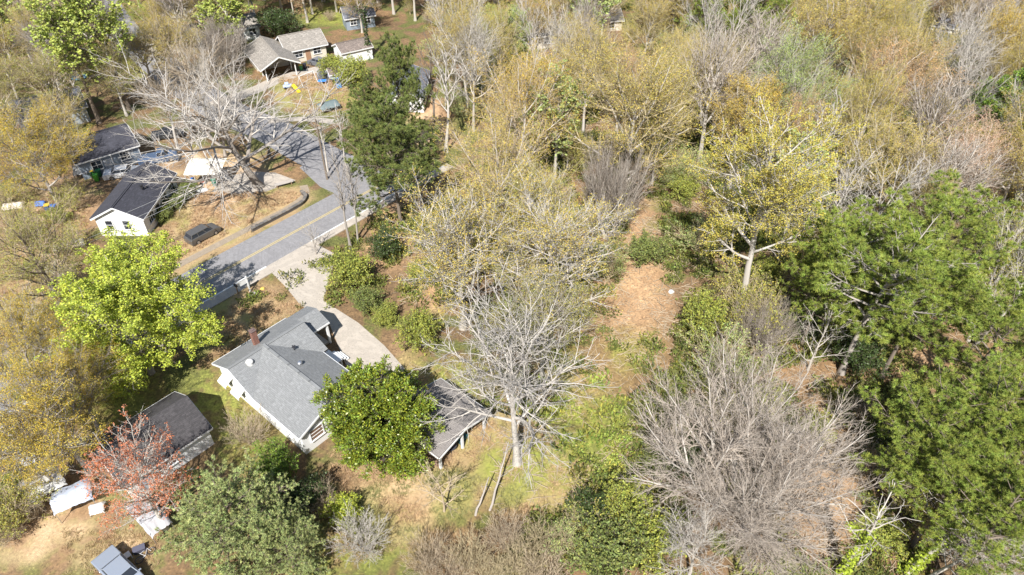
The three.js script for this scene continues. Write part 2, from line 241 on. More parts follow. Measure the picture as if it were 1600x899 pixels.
function grow(opt) {
  const o = { ...DEF, ...opt }, r = rng(o.seed), trunk = new MB(), branches = new MB(), foliage = new MB(), tips = [];
  const rv = () => V3(r() - 0.5, r() - 0.5, r() - 0.5).multiplyScalar(2);
  const profile = (t) => lerp(o.low, 1, sm(0, 0.35, t)) * lerp(1, o.top, sm(0.45, 1, t));
  function stem(level, p, dir, L, rad, share) {
    const n = Math.max(level >= 4 ? 1 : 2, Math.round(o.seg[level] * (level ? clamp(share, 0.5, 1) : 1))), pts = [p.clone()], rs = [rad], ds = [dir.clone()], d = dir.clone();
    const end = level === 0 ? 0.22 : level >= 3 || level === o.depth ? 0.02 : 0.2;
    for (let k = 1; k <= n; k++) {
      d.addScaledVector(rv(), o.gn[level] * (level < 2 ? 1 : 1)); d.y += o.up[level] - (level === 1 ? o.flat * (k / n) : 0); d.normalize();
      p = p.clone().addScaledVector(d, L / n); pts.push(p); ds.push(d.clone()); rs.push(Math.max(level >= 3 && k === n ? 0.001 : o.minR[level], rad * lerp(1, end, Math.pow(k / n, level ? 0.9 : 0.8))));
    }
    if (level === 0) { rs[0] *= 1.35; }
    (level < 2 ? trunk : branches).tube(pts, rs, o.sides[level], o.tone);
    const where = (t) => { const f = t * n, k = Math.min(n - 1, Math.floor(f)), q = f - k; return [pts[k].clone().lerp(pts[k + 1], q), ds[Math.min(n, k + 1)], lerp(rs[k], rs[k + 1], q)]; };
    if (level >= o.depth - 1 || level >= 3) tips.push([pts, ds, L, level]);
    if (level >= o.depth) return;
    const kids = level === 0 ? o.n1 : Math.max(2, Math.round(o.dens[level] * L)), from = level === 0 ? o.from1 : level === 1 ? 0.22 : 0.12; let az = r() * 6.28;
    for (let k = 0; k < kids; k++) {
      const u = kids > 1 ? k / (kids - 1) : 1, t = from + (1 - from) * clamp(u * 0.98 + (r() - 0.5) * 0.6 / kids), [q, dd, rad2] = where(t);
      az += 2.4 + (r() - 0.5) * 0.9;
      const a = (level === 0 ? lerp(o.ang[1], o.angTop, u) : o.ang[level + 1] * lerp(1, 0.75, u)) * (0.75 + 0.5 * r()) * Math.PI / 180;
      const s1 = V3(dd.y, dd.z, dd.x).cross(dd).normalize(), s2 = dd.clone().cross(s1), nd = dd.clone().multiplyScalar(Math.cos(a)).addScaledVector(s1, Math.sin(a) * Math.cos(az)).addScaledVector(s2, Math.sin(a) * Math.sin(az));
      const kl = level === 0 ? o.R * 1.15 * profile(u) * (0.75 + 0.45 * r()) : L * o.len[level + 1] * lerp(1, 0.45, u) * (0.7 + 0.6 * r());
      const kr = Math.max(o.minR[level + 1], level === 0 ? Math.min(rad2 * 0.8, kl * 0.0165 * (o.limbR ?? 1)) : Math.min(rad2 * 0.75, kl * 0.0135 * (o.limbR ?? 1) + 0.003));
      stem(level + 1, q, nd, kl, kr, kl / (level === 0 ? o.R : L * o.len[level + 1]));
    }
  }
  for (let s = 0; s < o.stems; s++) {
    const a = s * 2.399 + r(), tilt = o.stems > 1 ? o.spread * (0.5 + r()) : 0, dir = V3(Math.cos(a) * tilt + o.lean[0], 1, Math.sin(a) * tilt + o.lean[1]).normalize();
    stem(0, o.stems > 1 ? V3(Math.cos(a) * 0.15 * o.r0 / 0.1, -0.1, Math.sin(a) * 0.15 * o.r0 / 0.1) : V3(0, -0.15, 0), dir, o.H * o.trunkL * (o.stems > 1 ? 0.75 + 0.35 * r() : 1), o.r0 * (o.stems > 1 ? 0.6 + 0.4 * r() : 1), 1);
  }
  const f = o.foliage;
  if (f) {
    const clump = createNoise2D(rng(o.seed + 7));
    for (const [pts, ds, L, level] of tips) {
      const e = pts.at(-1), c = f.patchy ? clump(e.x * 0.35 + e.y * 0.21, e.z * 0.35 - e.y * 0.17) : 1; if (f.patchy && c < f.patchy - 0.5 + (r() - 0.5) * 0.5) continue;
      const many = f.k * (level < 4 && o.depth >= 4 ? 1 : 1);
      for (let k = 0; k < many; k++) {
        if (k + 1 > many && r() > many - k) break;
        const t = 1 - Math.pow(r(), 1.4) * (f.along ?? 0.9), x = t * (pts.length - 1), i0 = Math.min(pts.length - 2, Math.floor(x)), q = pts[i0].clone().lerp(pts[i0 + 1], x - i0), dd = ds[i0 + 1];
        const tn = (f.t0 ?? 0.75) + (f.t1 ?? 0.5) * r(), hue = (r() - 0.5) * (f.hue ?? 0.2), tone = [tn * (1 + hue), tn, tn * (1 - hue)];
        if (f.kind === 'tuft') {
          const nd = dd.clone().addScaledVector(rv(), 0.35).normalize(); tone[0] = 1 + hue; tone[1] = 1; tone[2] = 1;
          for (let m = 0; m < f.needles; m++) { const v = nd.clone().multiplyScalar(0.55).addScaledVector(rv(), 0.75); v.y += 0.25; v.normalize(); const sd = v.clone().cross(rv()).normalize(), tt = tn * (0.8 + 0.4 * r()); foliage.blade(q, v, sd, f.size * (0.7 + 0.5 * r()), f.width, [tone[0] * tt, tt, tt]); }
        } else {
          q.addScaledVector(rv(), f.jit ?? 0.06);
          const v = dd.clone().multiplyScalar(f.dirw ?? 0.5).addScaledVector(rv(), 0.9); v.y += f.lift ?? 0; v.normalize(); const sd = v.clone().cross(rv()).normalize(), L2 = f.size * (0.65 + 0.7 * r());
          foliage.leaf(q, v, sd, L2, L2 * f.aspect, tone);
        }
      }
    }
  }
  return { trunk: trunk.geo(), branches: branches.geo(), foliage: foliage.geo(), H: o.H };
}
const bark = (c, x = {}) => new THREE.MeshStandardMaterial({ color: lin(...c), roughness: 0.92, vertexColors: true, ...x });
const leafM = (c, x = {}) => new THREE.MeshPhysicalMaterial({ color: lin(...c), roughness: 0.7, vertexColors: true, side: THREE.DoubleSide, transmission: 0.25, thickness: 0, ...x });
const B = { pale: bark([0.5, 0.46, 0.41]), oak: bark([0.27, 0.235, 0.2]), silver: bark([0.48, 0.44, 0.385]), grey: bark([0.36, 0.32, 0.28]), brown: bark([0.2, 0.16, 0.125]), dark: bark([0.11, 0.09, 0.075]), pink: bark([0.42, 0.36, 0.3]), tanwood: bark([0.45, 0.36, 0.25]), straw: bark([0.46, 0.38, 0.23]) };
const F = {
  tan: leafM([0.54, 0.43, 0.085]), gold: leafM([0.57, 0.41, 0.06]), olive: leafM([0.4, 0.38, 0.07]), spring: leafM([0.42, 0.48, 0.09]), orange: leafM([0.6, 0.37, 0.16]), salmon: leafM([0.58, 0.38, 0.26]), yellow: leafM([0.56, 0.48, 0.08]), ochre: leafM([0.56, 0.42, 0.045]),
  pale: leafM([0.4, 0.47, 0.15]), lime: leafM([0.48, 0.54, 0.06]), fresh: leafM([0.2, 0.3, 0.03]), red: leafM([0.66, 0.24, 0.11]), magnolia: leafM([0.21, 0.26, 0.03], { roughness: 0.38, transmission: 0.12 }), pine: leafM([0.27, 0.33, 0.05], { transmission: 0.15 }), pine2: leafM([0.2, 0.24, 0.055], { transmission: 0.15 }), cedar: leafM([0.38, 0.43, 0.16], { transmission: 0.15 }),
  straw_grass: leafM([0.42, 0.33, 0.19]), weed: leafM([0.17, 0.2, 0.045]), shrub: leafM([0.22, 0.26, 0.06]), bush: leafM([0.34, 0.37, 0.06]), ever: leafM([0.07, 0.11, 0.025], { roughness: 0.5 }), rust: leafM([0.36, 0.23, 0.12]), ivy: leafM([0.34, 0.42, 0.03]),
};
const BD = { along: 1, jit: 0.14, t0: 0.6, t1: 0.8, hue: 0.35, patchy: 0.12 };
const bud = (k, size, x = {}) => ({ kind: 'leaf', k, size, aspect: 0.62, ...x });
const K = {};   // the kinds of tree, each grown once; every tree in the wood is a copy of one
const kind = (n, o) => { K[n] = grow({ seed: 100 + Object.keys(K).length * 17, ...o }); };
kind('wide', { H: 20, R: 7.5, r0: 0.3, n1: 15, from1: 0.33, foliage: bud(3.2, 0.105, BD) });
kind('wide2', { H: 20, R: 8, r0: 0.34, n1: 14, from1: 0.28, ang: [0, 55, 44, 42, 42], gn: [0.07, 0.14, 0.18, 0.2, 0.2], dens: [0, 1.8, 3, 5.2, 0], foliage: bud(3.2, 0.105, BD) });
kind('dense', { H: 20, R: 8, r0: 0.34, n1: 15, from1: 0.28, ang: [0, 55, 44, 42, 42], gn: [0.07, 0.14, 0.18, 0.2, 0.2], dens: [0, 1.8, 2.8, 4.6, 0], foliage: bud(5.5, 0.115, { ...BD, patchy: 0.25, jit: 0.18 }) });
kind('upright', { H: 22, R: 6, r0: 0.27, n1: 18, from1: 0.36, ang: [0, 38, 34, 38, 40], angTop: 16, up: [0.03, 0.09, 0.08, 0.06, 0.05], top: 0.5, dens: [0, 2, 3.2, 5.5, 0], foliage: bud(3.2, 0.105, BD) });
kind('forked', { H: 20, R: 5.5, r0: 0.24, stems: 2, spread: 0.16, n1: 11, from1: 0.32, ang: [0, 48, 42, 42, 42], dens: [0, 1.9, 3.2, 5.4, 0], foliage: bud(3.2, 0.105, BD) });
kind('slender', { H: 19, R: 3.2, r0: 0.17, n1: 14, from1: 0.42, ang: [0, 36, 36, 40, 40], angTop: 14, dens: [0, 2.2, 3.4, 5, 0], foliage: bud(3, 0.1, BD) });
kind('gaunt', { H: 18, R: 7, r0: 0.27, n1: 14, from1: 0.36, gn: [0.08, 0.2, 0.26, 0.26, 0.25], up: [0.03, 0.05, 0.05, 0.03, 0.03], ang: [0, 62, 50, 48, 45], dens: [0, 1.9, 3.1, 5, 0], limbR: 1.05, foliage: null });
kind('poplar', { H: 23, R: 7.6, r0: 0.34, n1: 17, from1: 0.34, trunkL: 0.86, ang: [0, 58, 42, 42, 42], angTop: 30, top: 0.35, up: [0.02, 0.06, 0.07, 0.06, 0.05], foliage: bud(8, 0.1, { aspect: 0.8, patchy: 0.15, along: 1, jit: 0.14, hue: 0.3 }) });
kind('fan', { H: 15, R: 8.2, r0: 0.28, stems: 9, spread: 0.72, trunkL: 0.62, n1: 8, from1: 0.2, limbR: 1.8, r0: 0.34, ang: [0, 46, 38, 38, 40], angTop: 22, gn: [0.06, 0.1, 0.14, 0.18, 0.2], up: [0.05, 0.1, 0.09, 0.07, 0.06], dens: [0, 1.7, 3, 5.6, 0] });
kind('oak', { H: 19, R: 12, r0: 0.5, lean: [-0.22, 0.05], n1: 11, from1: 0.3, trunkL: 0.62, ang: [0, 76, 52, 48, 46], angTop: 36, gn: [0.07, 0.2, 0.26, 0.26, 0.24], up: [0.03, 0.05, 0.05, 0.04, 0.04], dens: [0, 0.9, 1.7, 3.2, 0], limbR: 1.3 });
kind('leafy', { H: 15, R: 6.6, r0: 0.26, n1: 22, from1: 0.16, trunkL: 0.78, ang: [0, 68, 46, 44, 44], angTop: 26, top: 0.5, low: 1, dens: [0, 1.6, 2.6, 4, 0], foliage: bud(17, 0.155, { aspect: 0.85, along: 1, jit: 0.24, patchy: 0.08, hue: 0.25, t0: 0.6, t1: 0.75, lift: 0.1 }) });
kind('airy', { H: 18, R: 4.2, r0: 0.2, n1: 15, from1: 0.4, ang: [0, 40, 38, 40, 40], angTop: 16, dens: [0, 2, 3, 4.6, 0], foliage: bud(4, 0.22, { aspect: 0.8, along: 1, patchy: 0.2 }) });
kind('maple', { H: 14.5, R: 5.6, r0: 0.22, n1: 18, from1: 0.24, trunkL: 0.7, ang: [0, 52, 44, 42, 42], angTop: 24, dens: [0, 2, 3.2, 5, 0], foliage: bud(5, 0.11, { aspect: 0.7, along: 0.8, jit: 0.1, patchy: 0.5, hue: 0.35, t0: 0.6, t1: 0.7 }) });
kind('magnolia', { H: 12.5, R: 4.1, r0: 0.24, n1: 44, from1: 0.14, trunkL: 0.86, ang: [0, 82, 52, 48, 46], angTop: 28, top: 0.55, low: 0.8, depth: 3, dens: [0, 3, 5, 0, 0], seg: [10, 6, 4, 2, 1], foliage: { kind: 'leaf', k: 26, size: 0.2, aspect: 0.5, along: 0.9, jit: 0.18, hue: 0.5, t0: 0.35, t1: 1.3, patchy: 0.12, lift: 0.35, dirw: 0.7 } });
kind('pine', { H: 20, R: 5.4, r0: 0.28, n1: 30, from1: 0.34, trunkL: 0.96, ang: [0, 84, 52, 46, 40], angTop: 34, top: 0.36, low: 0.85, depth: 3, gn: [0.03, 0.09, 0.14, 0.18, 0], up: [0.02, 0.05, 0.09, 0.1, 0], dens: [0, 1.35, 5, 0, 0], len: [0, 1, 0.36, 0.55, 0.5], seg: [12, 7, 4, 2, 1], foliage: { kind: 'tuft', k: 1.8, size: 0.36, width: 0.042, needles: 24, along: 0.5, hue: 0.3, t0: 0.7, t1: 0.6 } });
kind('darkpine', { H: 20, R: 5.4, r0: 0.28, n1: 36, from1: 0.3, trunkL: 0.96, ang: [0, 84, 52, 46, 40], angTop: 34, top: 0.36, low: 0.85, depth: 3, gn: [0.03, 0.09, 0.14, 0.18, 0], up: [0.02, 0.05, 0.09, 0.1, 0], dens: [0, 1.7, 5, 0, 0], len: [0, 1, 0.36, 0.55, 0.5], seg: [12, 7, 4, 2, 1], foliage: { kind: 'tuft', k: 2, size: 0.4, width: 0.055, needles: 22, along: 0.6, hue: 0.3, t0: 0.6, t1: 0.7 } });
kind('pine2', { H: 19, R: 6, r0: 0.3, n1: 24, from1: 0.42, trunkL: 0.94, ang: [0, 78, 50, 46, 40], angTop: 40, top: 0.5, low: 0.75, depth: 3, gn: [0.04, 0.12, 0.16, 0.18, 0], up: [0.02, 0.06, 0.1, 0.1, 0], dens: [0, 1.35, 5, 0, 0], len: [0, 1, 0.36, 0.55, 0.5], seg: [12, 7, 4, 2, 1], foliage: { kind: 'tuft', k: 1.9, size: 0.38, width: 0.045, needles: 24, along: 0.5, hue: 0.3, t0: 0.7, t1: 0.6 } });
kind('cedar', { H: 10, R: 4.4, r0: 0.2, n1: 44, from1: 0.06, trunkL: 0.97, ang: [0, 86, 50, 44, 40], angTop: 40, top: 0.2, low: 1, depth: 3, up: [0.02, 0.0, 0.0, 0.0, 0], gn: [0.03, 0.1, 0.12, 0.14, 0], dens: [0, 2.8, 4, 0, 0], seg: [10, 6, 4, 2, 1], foliage: { kind: 'tuft', k: 2.2, size: 0.26, width: 0.06, needles: 11, along: 1, hue: 0.25, t0: 0.65, t1: 0.7 } });
kind('bush', { H: 3.2, R: 1.9, r0: 0.05, stems: 6, spread: 0.6, n1: 9, from1: 0.1, trunkL: 0.75, depth: 3, ang: [0, 55, 46, 44, 40], dens: [0, 4.2, 6, 0, 0], seg: [5, 4, 3, 2, 1], sides: [5, 4, 3, 3, 3], minR: [0.012, 0.01, 0.008, 0.006, 0.006], foliage: { kind: 'leaf', k: 4, size: 0.17, aspect: 0.6, along: 1, jit: 0.1, hue: 0.3, t0: 0.6, t1: 0.8, lift: 0.15 } });
kind('brush', { H: 3.2, R: 1.9, r0: 0.045, stems: 8, spread: 0.6, n1: 9, from1: 0.12, trunkL: 0.85, depth: 3, ang: [0, 42, 40, 40, 40], dens: [0, 4, 6, 0, 0], seg: [5, 4, 3, 2, 1], sides: [5, 4, 3, 3, 3], minR: [0.016, 0.012, 0.01, 0.009, 0.009] });
kind('sapling', { H: 7, R: 2.4, r0: 0.08, n1: 13, from1: 0.2, trunkL: 0.85, depth: 4, dens: [0, 2.2, 3.4, 5, 0], minR: [0.02, 0.015, 0.011, 0.009, 0.009], foliage: bud(1, 0.13) });
kind('thicket', { H: 5, R: 2.2, r0: 0.06, stems: 5, spread: 0.35, n1: 9, from1: 0.15, trunkL: 0.8, depth: 3, ang: [0, 48, 44, 42, 40], dens: [0, 3, 5, 0, 0], seg: [6, 4, 3, 2, 1], sides: [5, 4, 3, 3, 3], minR: [0.016, 0.012, 0.009, 0.007, 0.006], foliage: { kind: 'leaf', k: 3, size: 0.13, aspect: 0.6, along: 1, jit: 0.12, hue: 0.35, t0: 0.6, t1: 0.8, patchy: 0.3 } });
kind('snag', { H: 11, R: 3.6, r0: 0.17, n1: 7, from1: 0.62, trunkL: 0.9, gn: [0.05, 0.2, 0.24, 0.26, 0.25], ang: [0, 52, 48, 46, 44], dens: [0, 1.7, 2.4, 3.4, 0], limbR: 1.5 });
function tree(k, name, label, category, [x, z], { s = 1, sy = s, turn = 0, wood = B.pale, twig = wood, leaf = null, group, lean = [0, 0], dy = 0 } = {}) {
  const p = K[k], t = thing(name, label, category, [x, groundY(x, z) + dy, z], 0, group);
  t.scale.set(s, sy, s); t.rotation.set(lean[1], turn, -lean[0], 'XZY');
  part('trunk', p.trunk, wood, t);
  if (p.branches) part('branches', p.branches, twig, t, 'stuff');
  if (leaf && p.foliage) part('foliage', p.foliage, leaf, t, 'stuff');
  return t;
}

// ------------------------------------------------------------------ buildings
const shingleT = (c, v = 1, tone = 0.2) => noiseTex(256, 256, (x, y) => { const row = Math.floor(y / 16), k = Math.floor((x + (row % 2) * 20 + (row * 37) % 16) / 40), s = Math.abs(Math.sin(row * 91.7 + k * 47.3) * 4375.5) % 1, e = y % 16 < 2 ? 0.8 : 1, m = 1 + 0.1 * tileNoise(n2b, x, y, 256, 256, 3) * v; const g = (1 - tone * 0.6 + tone * s) * e * m + (Math.abs(Math.sin(x * 12.9 + y * 78.2) * 437.5) % 1 - 0.5) * 0.08; return c.map((q) => q * g); }, [2.5, 2.4]);
const sidingB = noiseTex(8, 128, (x, y) => { const v = (y % 16) / 16 * 220; return [v, v, v]; }, [1, 1.6], false);
const siding = (c) => mat(c, 0.6, { bumpMap: sidingB, bumpScale: 0.012 });
const roofMat = (c, x, tone) => new THREE.MeshStandardMaterial({ map: shingleT(c, x, tone), roughness: 0.92 });
const R = { grey: roofMat([132, 133, 133], 1.3, 0.09), char: roofMat([66, 66, 74], 1.5), shed: roofMat([72, 69, 70], 2), tan: roofMat([150, 143, 134], 2), mauve: roofMat([134, 128, 124], 1.2, 0.08), slate: roofMat([112, 114, 122], 1), rusty: roofMat([128, 116, 108], 3.5) };
const S = { white: siding([0.82, 0.82, 0.81]), blue: siding([0.26, 0.31, 0.37]), cream: siding([0.66, 0.6, 0.5]), grey: siding([0.36, 0.4, 0.44]) };
const trimM = mat([0.8, 0.8, 0.79], 0.55), darkM = mat([0.03, 0.03, 0.035], 0.6), glassM = mat([0.03, 0.035, 0.045], 0.08), woodM = mat([0.3, 0.2, 0.12], 0.85), metalM = mat([0.5, 0.51, 0.53], 0.35, { metalness: 0.8 });
const brickM = new THREE.MeshStandardMaterial({ map: noiseTex(64, 64, (x, y) => { const row = Math.floor(y / 8), j = y % 8 < 1.5 || (x + (row % 2) * 8) % 16 < 1.5, s = Math.abs(Math.sin(row * 9.7 + Math.floor((x + (row % 2) * 8) / 16) * 4.3) * 437) % 1; return j ? [150, 130, 118] : [112 + 30 * s, 66 + 16 * s, 54 + 10 * s]; }, [0.9, 0.6]), roughness: 0.9 });
// a window on a wall: mid-point, outward side ('x', '-x', 'z', '-z'), size, bars across and up
function windowOn(parent, [x, y, z], face, w, h, nx = 2, ny = 2, glass = glassM) {
  const turn = { z: 0, x: Math.PI / 2, '-z': Math.PI, '-x': -Math.PI / 2 }[face], put = (g) => g.rotateY(turn).translate(x, y, z), f = 0.09;
  const win = part('window', [box(w + 2 * f, f, 0.1, 0, h / 2 + f / 2, 0.05), box(w + 2 * f + 0.08, f, 0.16, 0, -h / 2 - f / 2, 0.08), box(f, h, 0.1, -w / 2 - f / 2, 0, 0.05), box(f, h, 0.1, w / 2 + f / 2, 0, 0.05), ...Array.from({ length: nx - 1 }, (_, i) => box(0.045, h, 0.06, -w / 2 + w * (i + 1) / nx, 0, 0.04)), ...Array.from({ length: ny - 1 }, (_, i) => box(w, 0.045, 0.05, 0, -h / 2 + h * (i + 1) / ny, 0.038))].map(put), trimM, parent);
  part('pane', put(box(w, h, 0.03, 0, 0, 0.012)), glass, win);
  return win;
}
// a gabled block in its own axes: ridge along x from x0 to x1, eaves at z0 and z1
function gableBlock(parent, { x0, x1, z0, z1, y0 = 0, eave, ridge, over = 0.4, wall, roof, trim = trimM, ends = [true, true], walls = true, turn = 0, ridgeAt = 0.5, name = 'roof' }) {
  const zr = lerp(z0, z1, ridgeAt), put = (g) => (turn ? g.rotateY(turn) : g), s0 = (ridge - eave) / (zr - z0), s1 = (ridge - eave) / (z1 - zr), e0 = eave - over * s0, e1 = eave - over * s1, th = 0.14;
  if (walls) {
    const sh = new THREE.Shape([[z0, y0], [z1, y0], [z1, eave - 0.1], [zr, ridge - 0.1], [z0, eave - 0.1]].map(([a, b]) => new THREE.Vector2(-a, b)));
    const g = new THREE.ExtrudeGeometry(sh, { depth: x1 - x0, bevelEnabled: false }); g.rotateY(Math.PI / 2).translate(x0, 0, 0);
    part('wall', put(g), wall, parent);
  }
  const a = x0 - (ends[0] ? over : 0), b = x1 + (ends[1] ? over : 0);
  const rf = part(name, [plate([[a, ridge, zr], [b, ridge, zr], [b, e0, z0 - over], [a, e0, z0 - over]].reverse(), th), plate([[a, ridge + 0.002, zr], [a, e1, z1 + over], [b, e1, z1 + over], [b, ridge + 0.002, zr]], th)].map(put), roof, parent);
  const fas = [box(b - a, 0.18, 0.04, (a + b) / 2, e0 - 0.1, z0 - over - 0.022), box(b - a, 0.18, 0.04, (a + b) / 2, e1 - 0.1, z1 + over + 0.022)];
  for (const [end, x, sg] of [[0, a, -1], [1, b, 1]]) if (ends[end]) for (const [zz, ee] of [[z0 - over, e0], [z1 + over, e1]]) { const L = Math.hypot(zr - zz, ridge - ee), g = box(0.04, 0.2, L); g.rotateX(-Math.atan2(ridge - ee, zr - zz) * 1 + (zr < zz ? Math.PI : 0)).translate(x + sg * 0.023, (ridge + ee) / 2 - 0.1, (zr + zz) / 2); fas.push(g); }
  part('fascia', fas.map(put), trim, rf);
  part('ridge_cap', put(box(b - a, 0.05, 0.26, (a + b) / 2, ridge + 0.012, zr)), roof, rf);
  return rf;
}
const UH = Math.atan2(0.76, 0.65), OH = [-29.0, -47.2], loc = (u, v) => [OH[0] + 0.65 * u + 0.76 * v, OH[1] - 0.76 * u + 0.65 * v];
{ // the grey-roofed house in the foreground
  const h = thing('white_house', 'white clapboard house with pale grey shingle roof and brick chimney beside the driveway', 'house', [OH[0], 0, OH[1]], UH);
  const wg = (pts, x0, x1) => { const g = new THREE.ExtrudeGeometry(new THREE.Shape(pts.map(([a, b]) => new THREE.Vector2(-a, b))), { depth: x1 - x0, bevelEnabled: false }); return g.rotateY(Math.PI / 2).translate(x0, 0, 0); };
  const zg = (pts, z0, z1) => new THREE.ExtrudeGeometry(new THREE.Shape(pts.map(([a, b]) => new THREE.Vector2(a, b))), { depth: z1 - z0, bevelEnabled: false }).translate(0, 0, z0);
  part('wall', [wg([[0.35, 0], [6.65, 0], [6.65, 3.1], [3.5, 4.5], [0.35, 3.1]], 0, 7.85), zg([[0, 0], [7.2, 0], [7.2, 3.05], [3.6, 4.52], [0, 3.05]], 6.65, 13.6)], S.white, h);
  const E = 3.0, Rr = 4.62, th = 0.16;
  const rf = part('roof', [
    plate([[-0.4, E, 0], [-0.4, Rr, 3.5], [8.2, Rr, 3.5], [8.2, E, 0]], th), plate([[-0.4, Rr, 3.5], [-0.4, E, 7], [8.2, E, 7], [8.2, Rr, 3.5]], th),
    plate([[-0.4, E + 0.004, 7.0], [-0.4, E + 0.004, 14], [3.6, Rr + 0.16, 14], [3.6, Rr + 0.16, 3.35]], th), plate([[3.6, Rr + 0.16, 3.35], [3.6, Rr + 0.16, 14], [7.6, E + 0.004, 14], [7.6, E + 0.004, 6.8]], th),
    plate([[3.6, Rr + 0.16, 3.35], [7.6, E + 0.02, 6.8], [3.6, Rr - 0.5, 2.4]], 0.05), plate([[3.6, Rr + 0.16, 3.35], [3.6, Rr - 0.5, 2.4], [-0.4, E + 0.02, 7.0]], 0.05),
  ], R.grey, h);
  part('ridge_cap', [box(8.6, 0.05, 0.28, 3.9, Rr + 0.01, 3.5), box(0.28, 0.05, 10.6, 3.6, Rr + 0.165, 8.7)], R.grey, rf);
  part('fascia', [box(8.6, 0.2, 0.05, 3.9, E - 0.1, -0.03), box(0.05, 0.2, 7.0, -0.43, E - 0.1, 10.5), box(0.05, 0.2, 7, 7.63, E - 0.1, 10.4), ...[[0, 3.5, 1], [7, 3.5, -1]].map(([z, zr, sg]) => { const g = box(0.05, 0.2, Math.hypot(3.5, 1.62)); return g.rotateX(-Math.atan2(1.62, 3.5) * sg).translate(-0.43, (E + Rr) / 2 - 0.1, (z + zr) / 2); }), ...[1, -1].map((sg) => { const g = box(Math.hypot(4, 1.78), 0.2, 0.05); return g.rotateZ(Math.atan2(1.78, 4) * sg).translate(3.6 - sg * 2, (E + Rr + 0.16) / 2 - 0.1, 14.03); })], trimM, h);
  part('gutter', box(0.12, 0.1, 6.9, -0.52, E - 0.06, 10.5), trimM, h);
  const cp = part('carport_roof', [plate([[8.2, 2.95, 0.05], [8.2, 3.75, 1.95], [10.8, 3.75, 1.95], [10.8, 2.95, 0.05]], 0.12), plate([[8.2, 3.75, 1.95], [8.2, 2.95, 3.85], [10.8, 2.95, 3.85], [10.8, 3.75, 1.95]], 0.12)], R.grey, h);
  part('fascia', [box(2.6, 0.2, 0.05, 9.5, 2.84, 3.88), zg([[0, 0], [3.8, 0], [1.9, 0.78]], 0, 0.06).rotateY(Math.PI / 2).translate(10.7, 2.85, 3.85)], trimM, cp);
  for (const v of [0.25, 3.65]) part('post', box(0.22, 2.85, 0.22, 10.5, 1.43, v), trimM, h);
  part('porch_floor', box(2.5, 0.28, 3.4, 9.1, 0.14, 1.95), M.concrete, h);
  part('landing', [box(1.7, 0.16, 2.2, 8.3, 1.05, 6.5), ...[[9.05, 5.5], [9.05, 7.5]].map(([x, z]) => box(0.14, 1, 0.14, x, 0.5, z))], trimM, h);
  for (let i = 0; i < 3; i++) part('step', box(0.34, 0.2, 1.4, 9.35 + i * 0.34, 0.85 - i * 0.3, 6.5), trimM, h);
  const ch = part('chimney', box(0.52, 2.1, 0.48, 3.6, 4.6, 1.9), brickM, h); part('chimney_cap', [box(0.6, 0.08, 0.56, 3.6, 5.69, 1.9), box(0.3, 0.1, 0.28, 3.6, 5.76, 1.9)], mat([0.16, 0.11, 0.1]), ch);
  const dome = (x, y, z, r, m, nm) => { const p = part(nm, new THREE.SphereGeometry(r, 20, 10, 0, 6.3, 0, 1.57).scale(1, 0.62, 1).translate(x, y + 0.22, z), m, h); part('vent_neck', new THREE.CylinderGeometry(r * 0.8, r * 0.85, 0.4, 20).translate(x, y + 0.05, z), m, p); };
  dome(1.5, 4.3, 4.15, 0.36, mat([0.72, 0.7, 0.66], 0.5), 'roof_vent'); dome(4.5, 4.35, 7.9, 0.27, metalM, 'roof_vent');
  part('vent_pipe', [new THREE.CylinderGeometry(0.06, 0.06, 0.5, 10).translate(5.5, 4.15, 5.5), box(0.4, 0.05, 0.12, 5.5, 4.4, 5.5), box(0.12, 0.05, 0.4, 5.5, 4.402, 5.5)], darkM, h);
  for (const v of [2.0, 4.2]) { const a = part('window_awning', [plate([[0.0, 2.5, v - 0.7], [-0.95, 1.9, v - 0.7], [-0.95, 1.9, v + 0.7], [0, 2.5, v + 0.7]].map((p) => [p[0], p[1], p[2]]), 0.05), box(0.05, 0.25, 1.4, -0.93, 1.78, v)], trimM, h); windowOn(h, [-0.01, 1.75, v], '-x', 0.9, 1.2); }
  for (const v of [8.2, 11.4]) windowOn(h, [-0.01, 1.75, v], '-x', 0.9, 1.3);
  windowOn(h, [1.5, 1.8, 13.61], 'z', 1.3, 1.3, 1, 3, mat([0.2, 0.12, 0.08], 0.5)); windowOn(h, [4.6, 1.8, 13.61], 'z', 1.2, 1.3);
  windowOn(h, [1.8, 1.75, 0.34], '-z', 1.6, 1.4, 3, 2); windowOn(h, [6.2, 1.75, 0.34], '-z', 1.6, 1.4, 3, 2);
  const dr = part('door', box(0.06, 2, 0.95, 7.88, 1.3, 2.4), mat([0.7, 0.7, 0.68], 0.5), h); part('handle', new THREE.SphereGeometry(0.05, 10, 8).translate(7.94, 1.25, 2.75), metalM, dr);
}
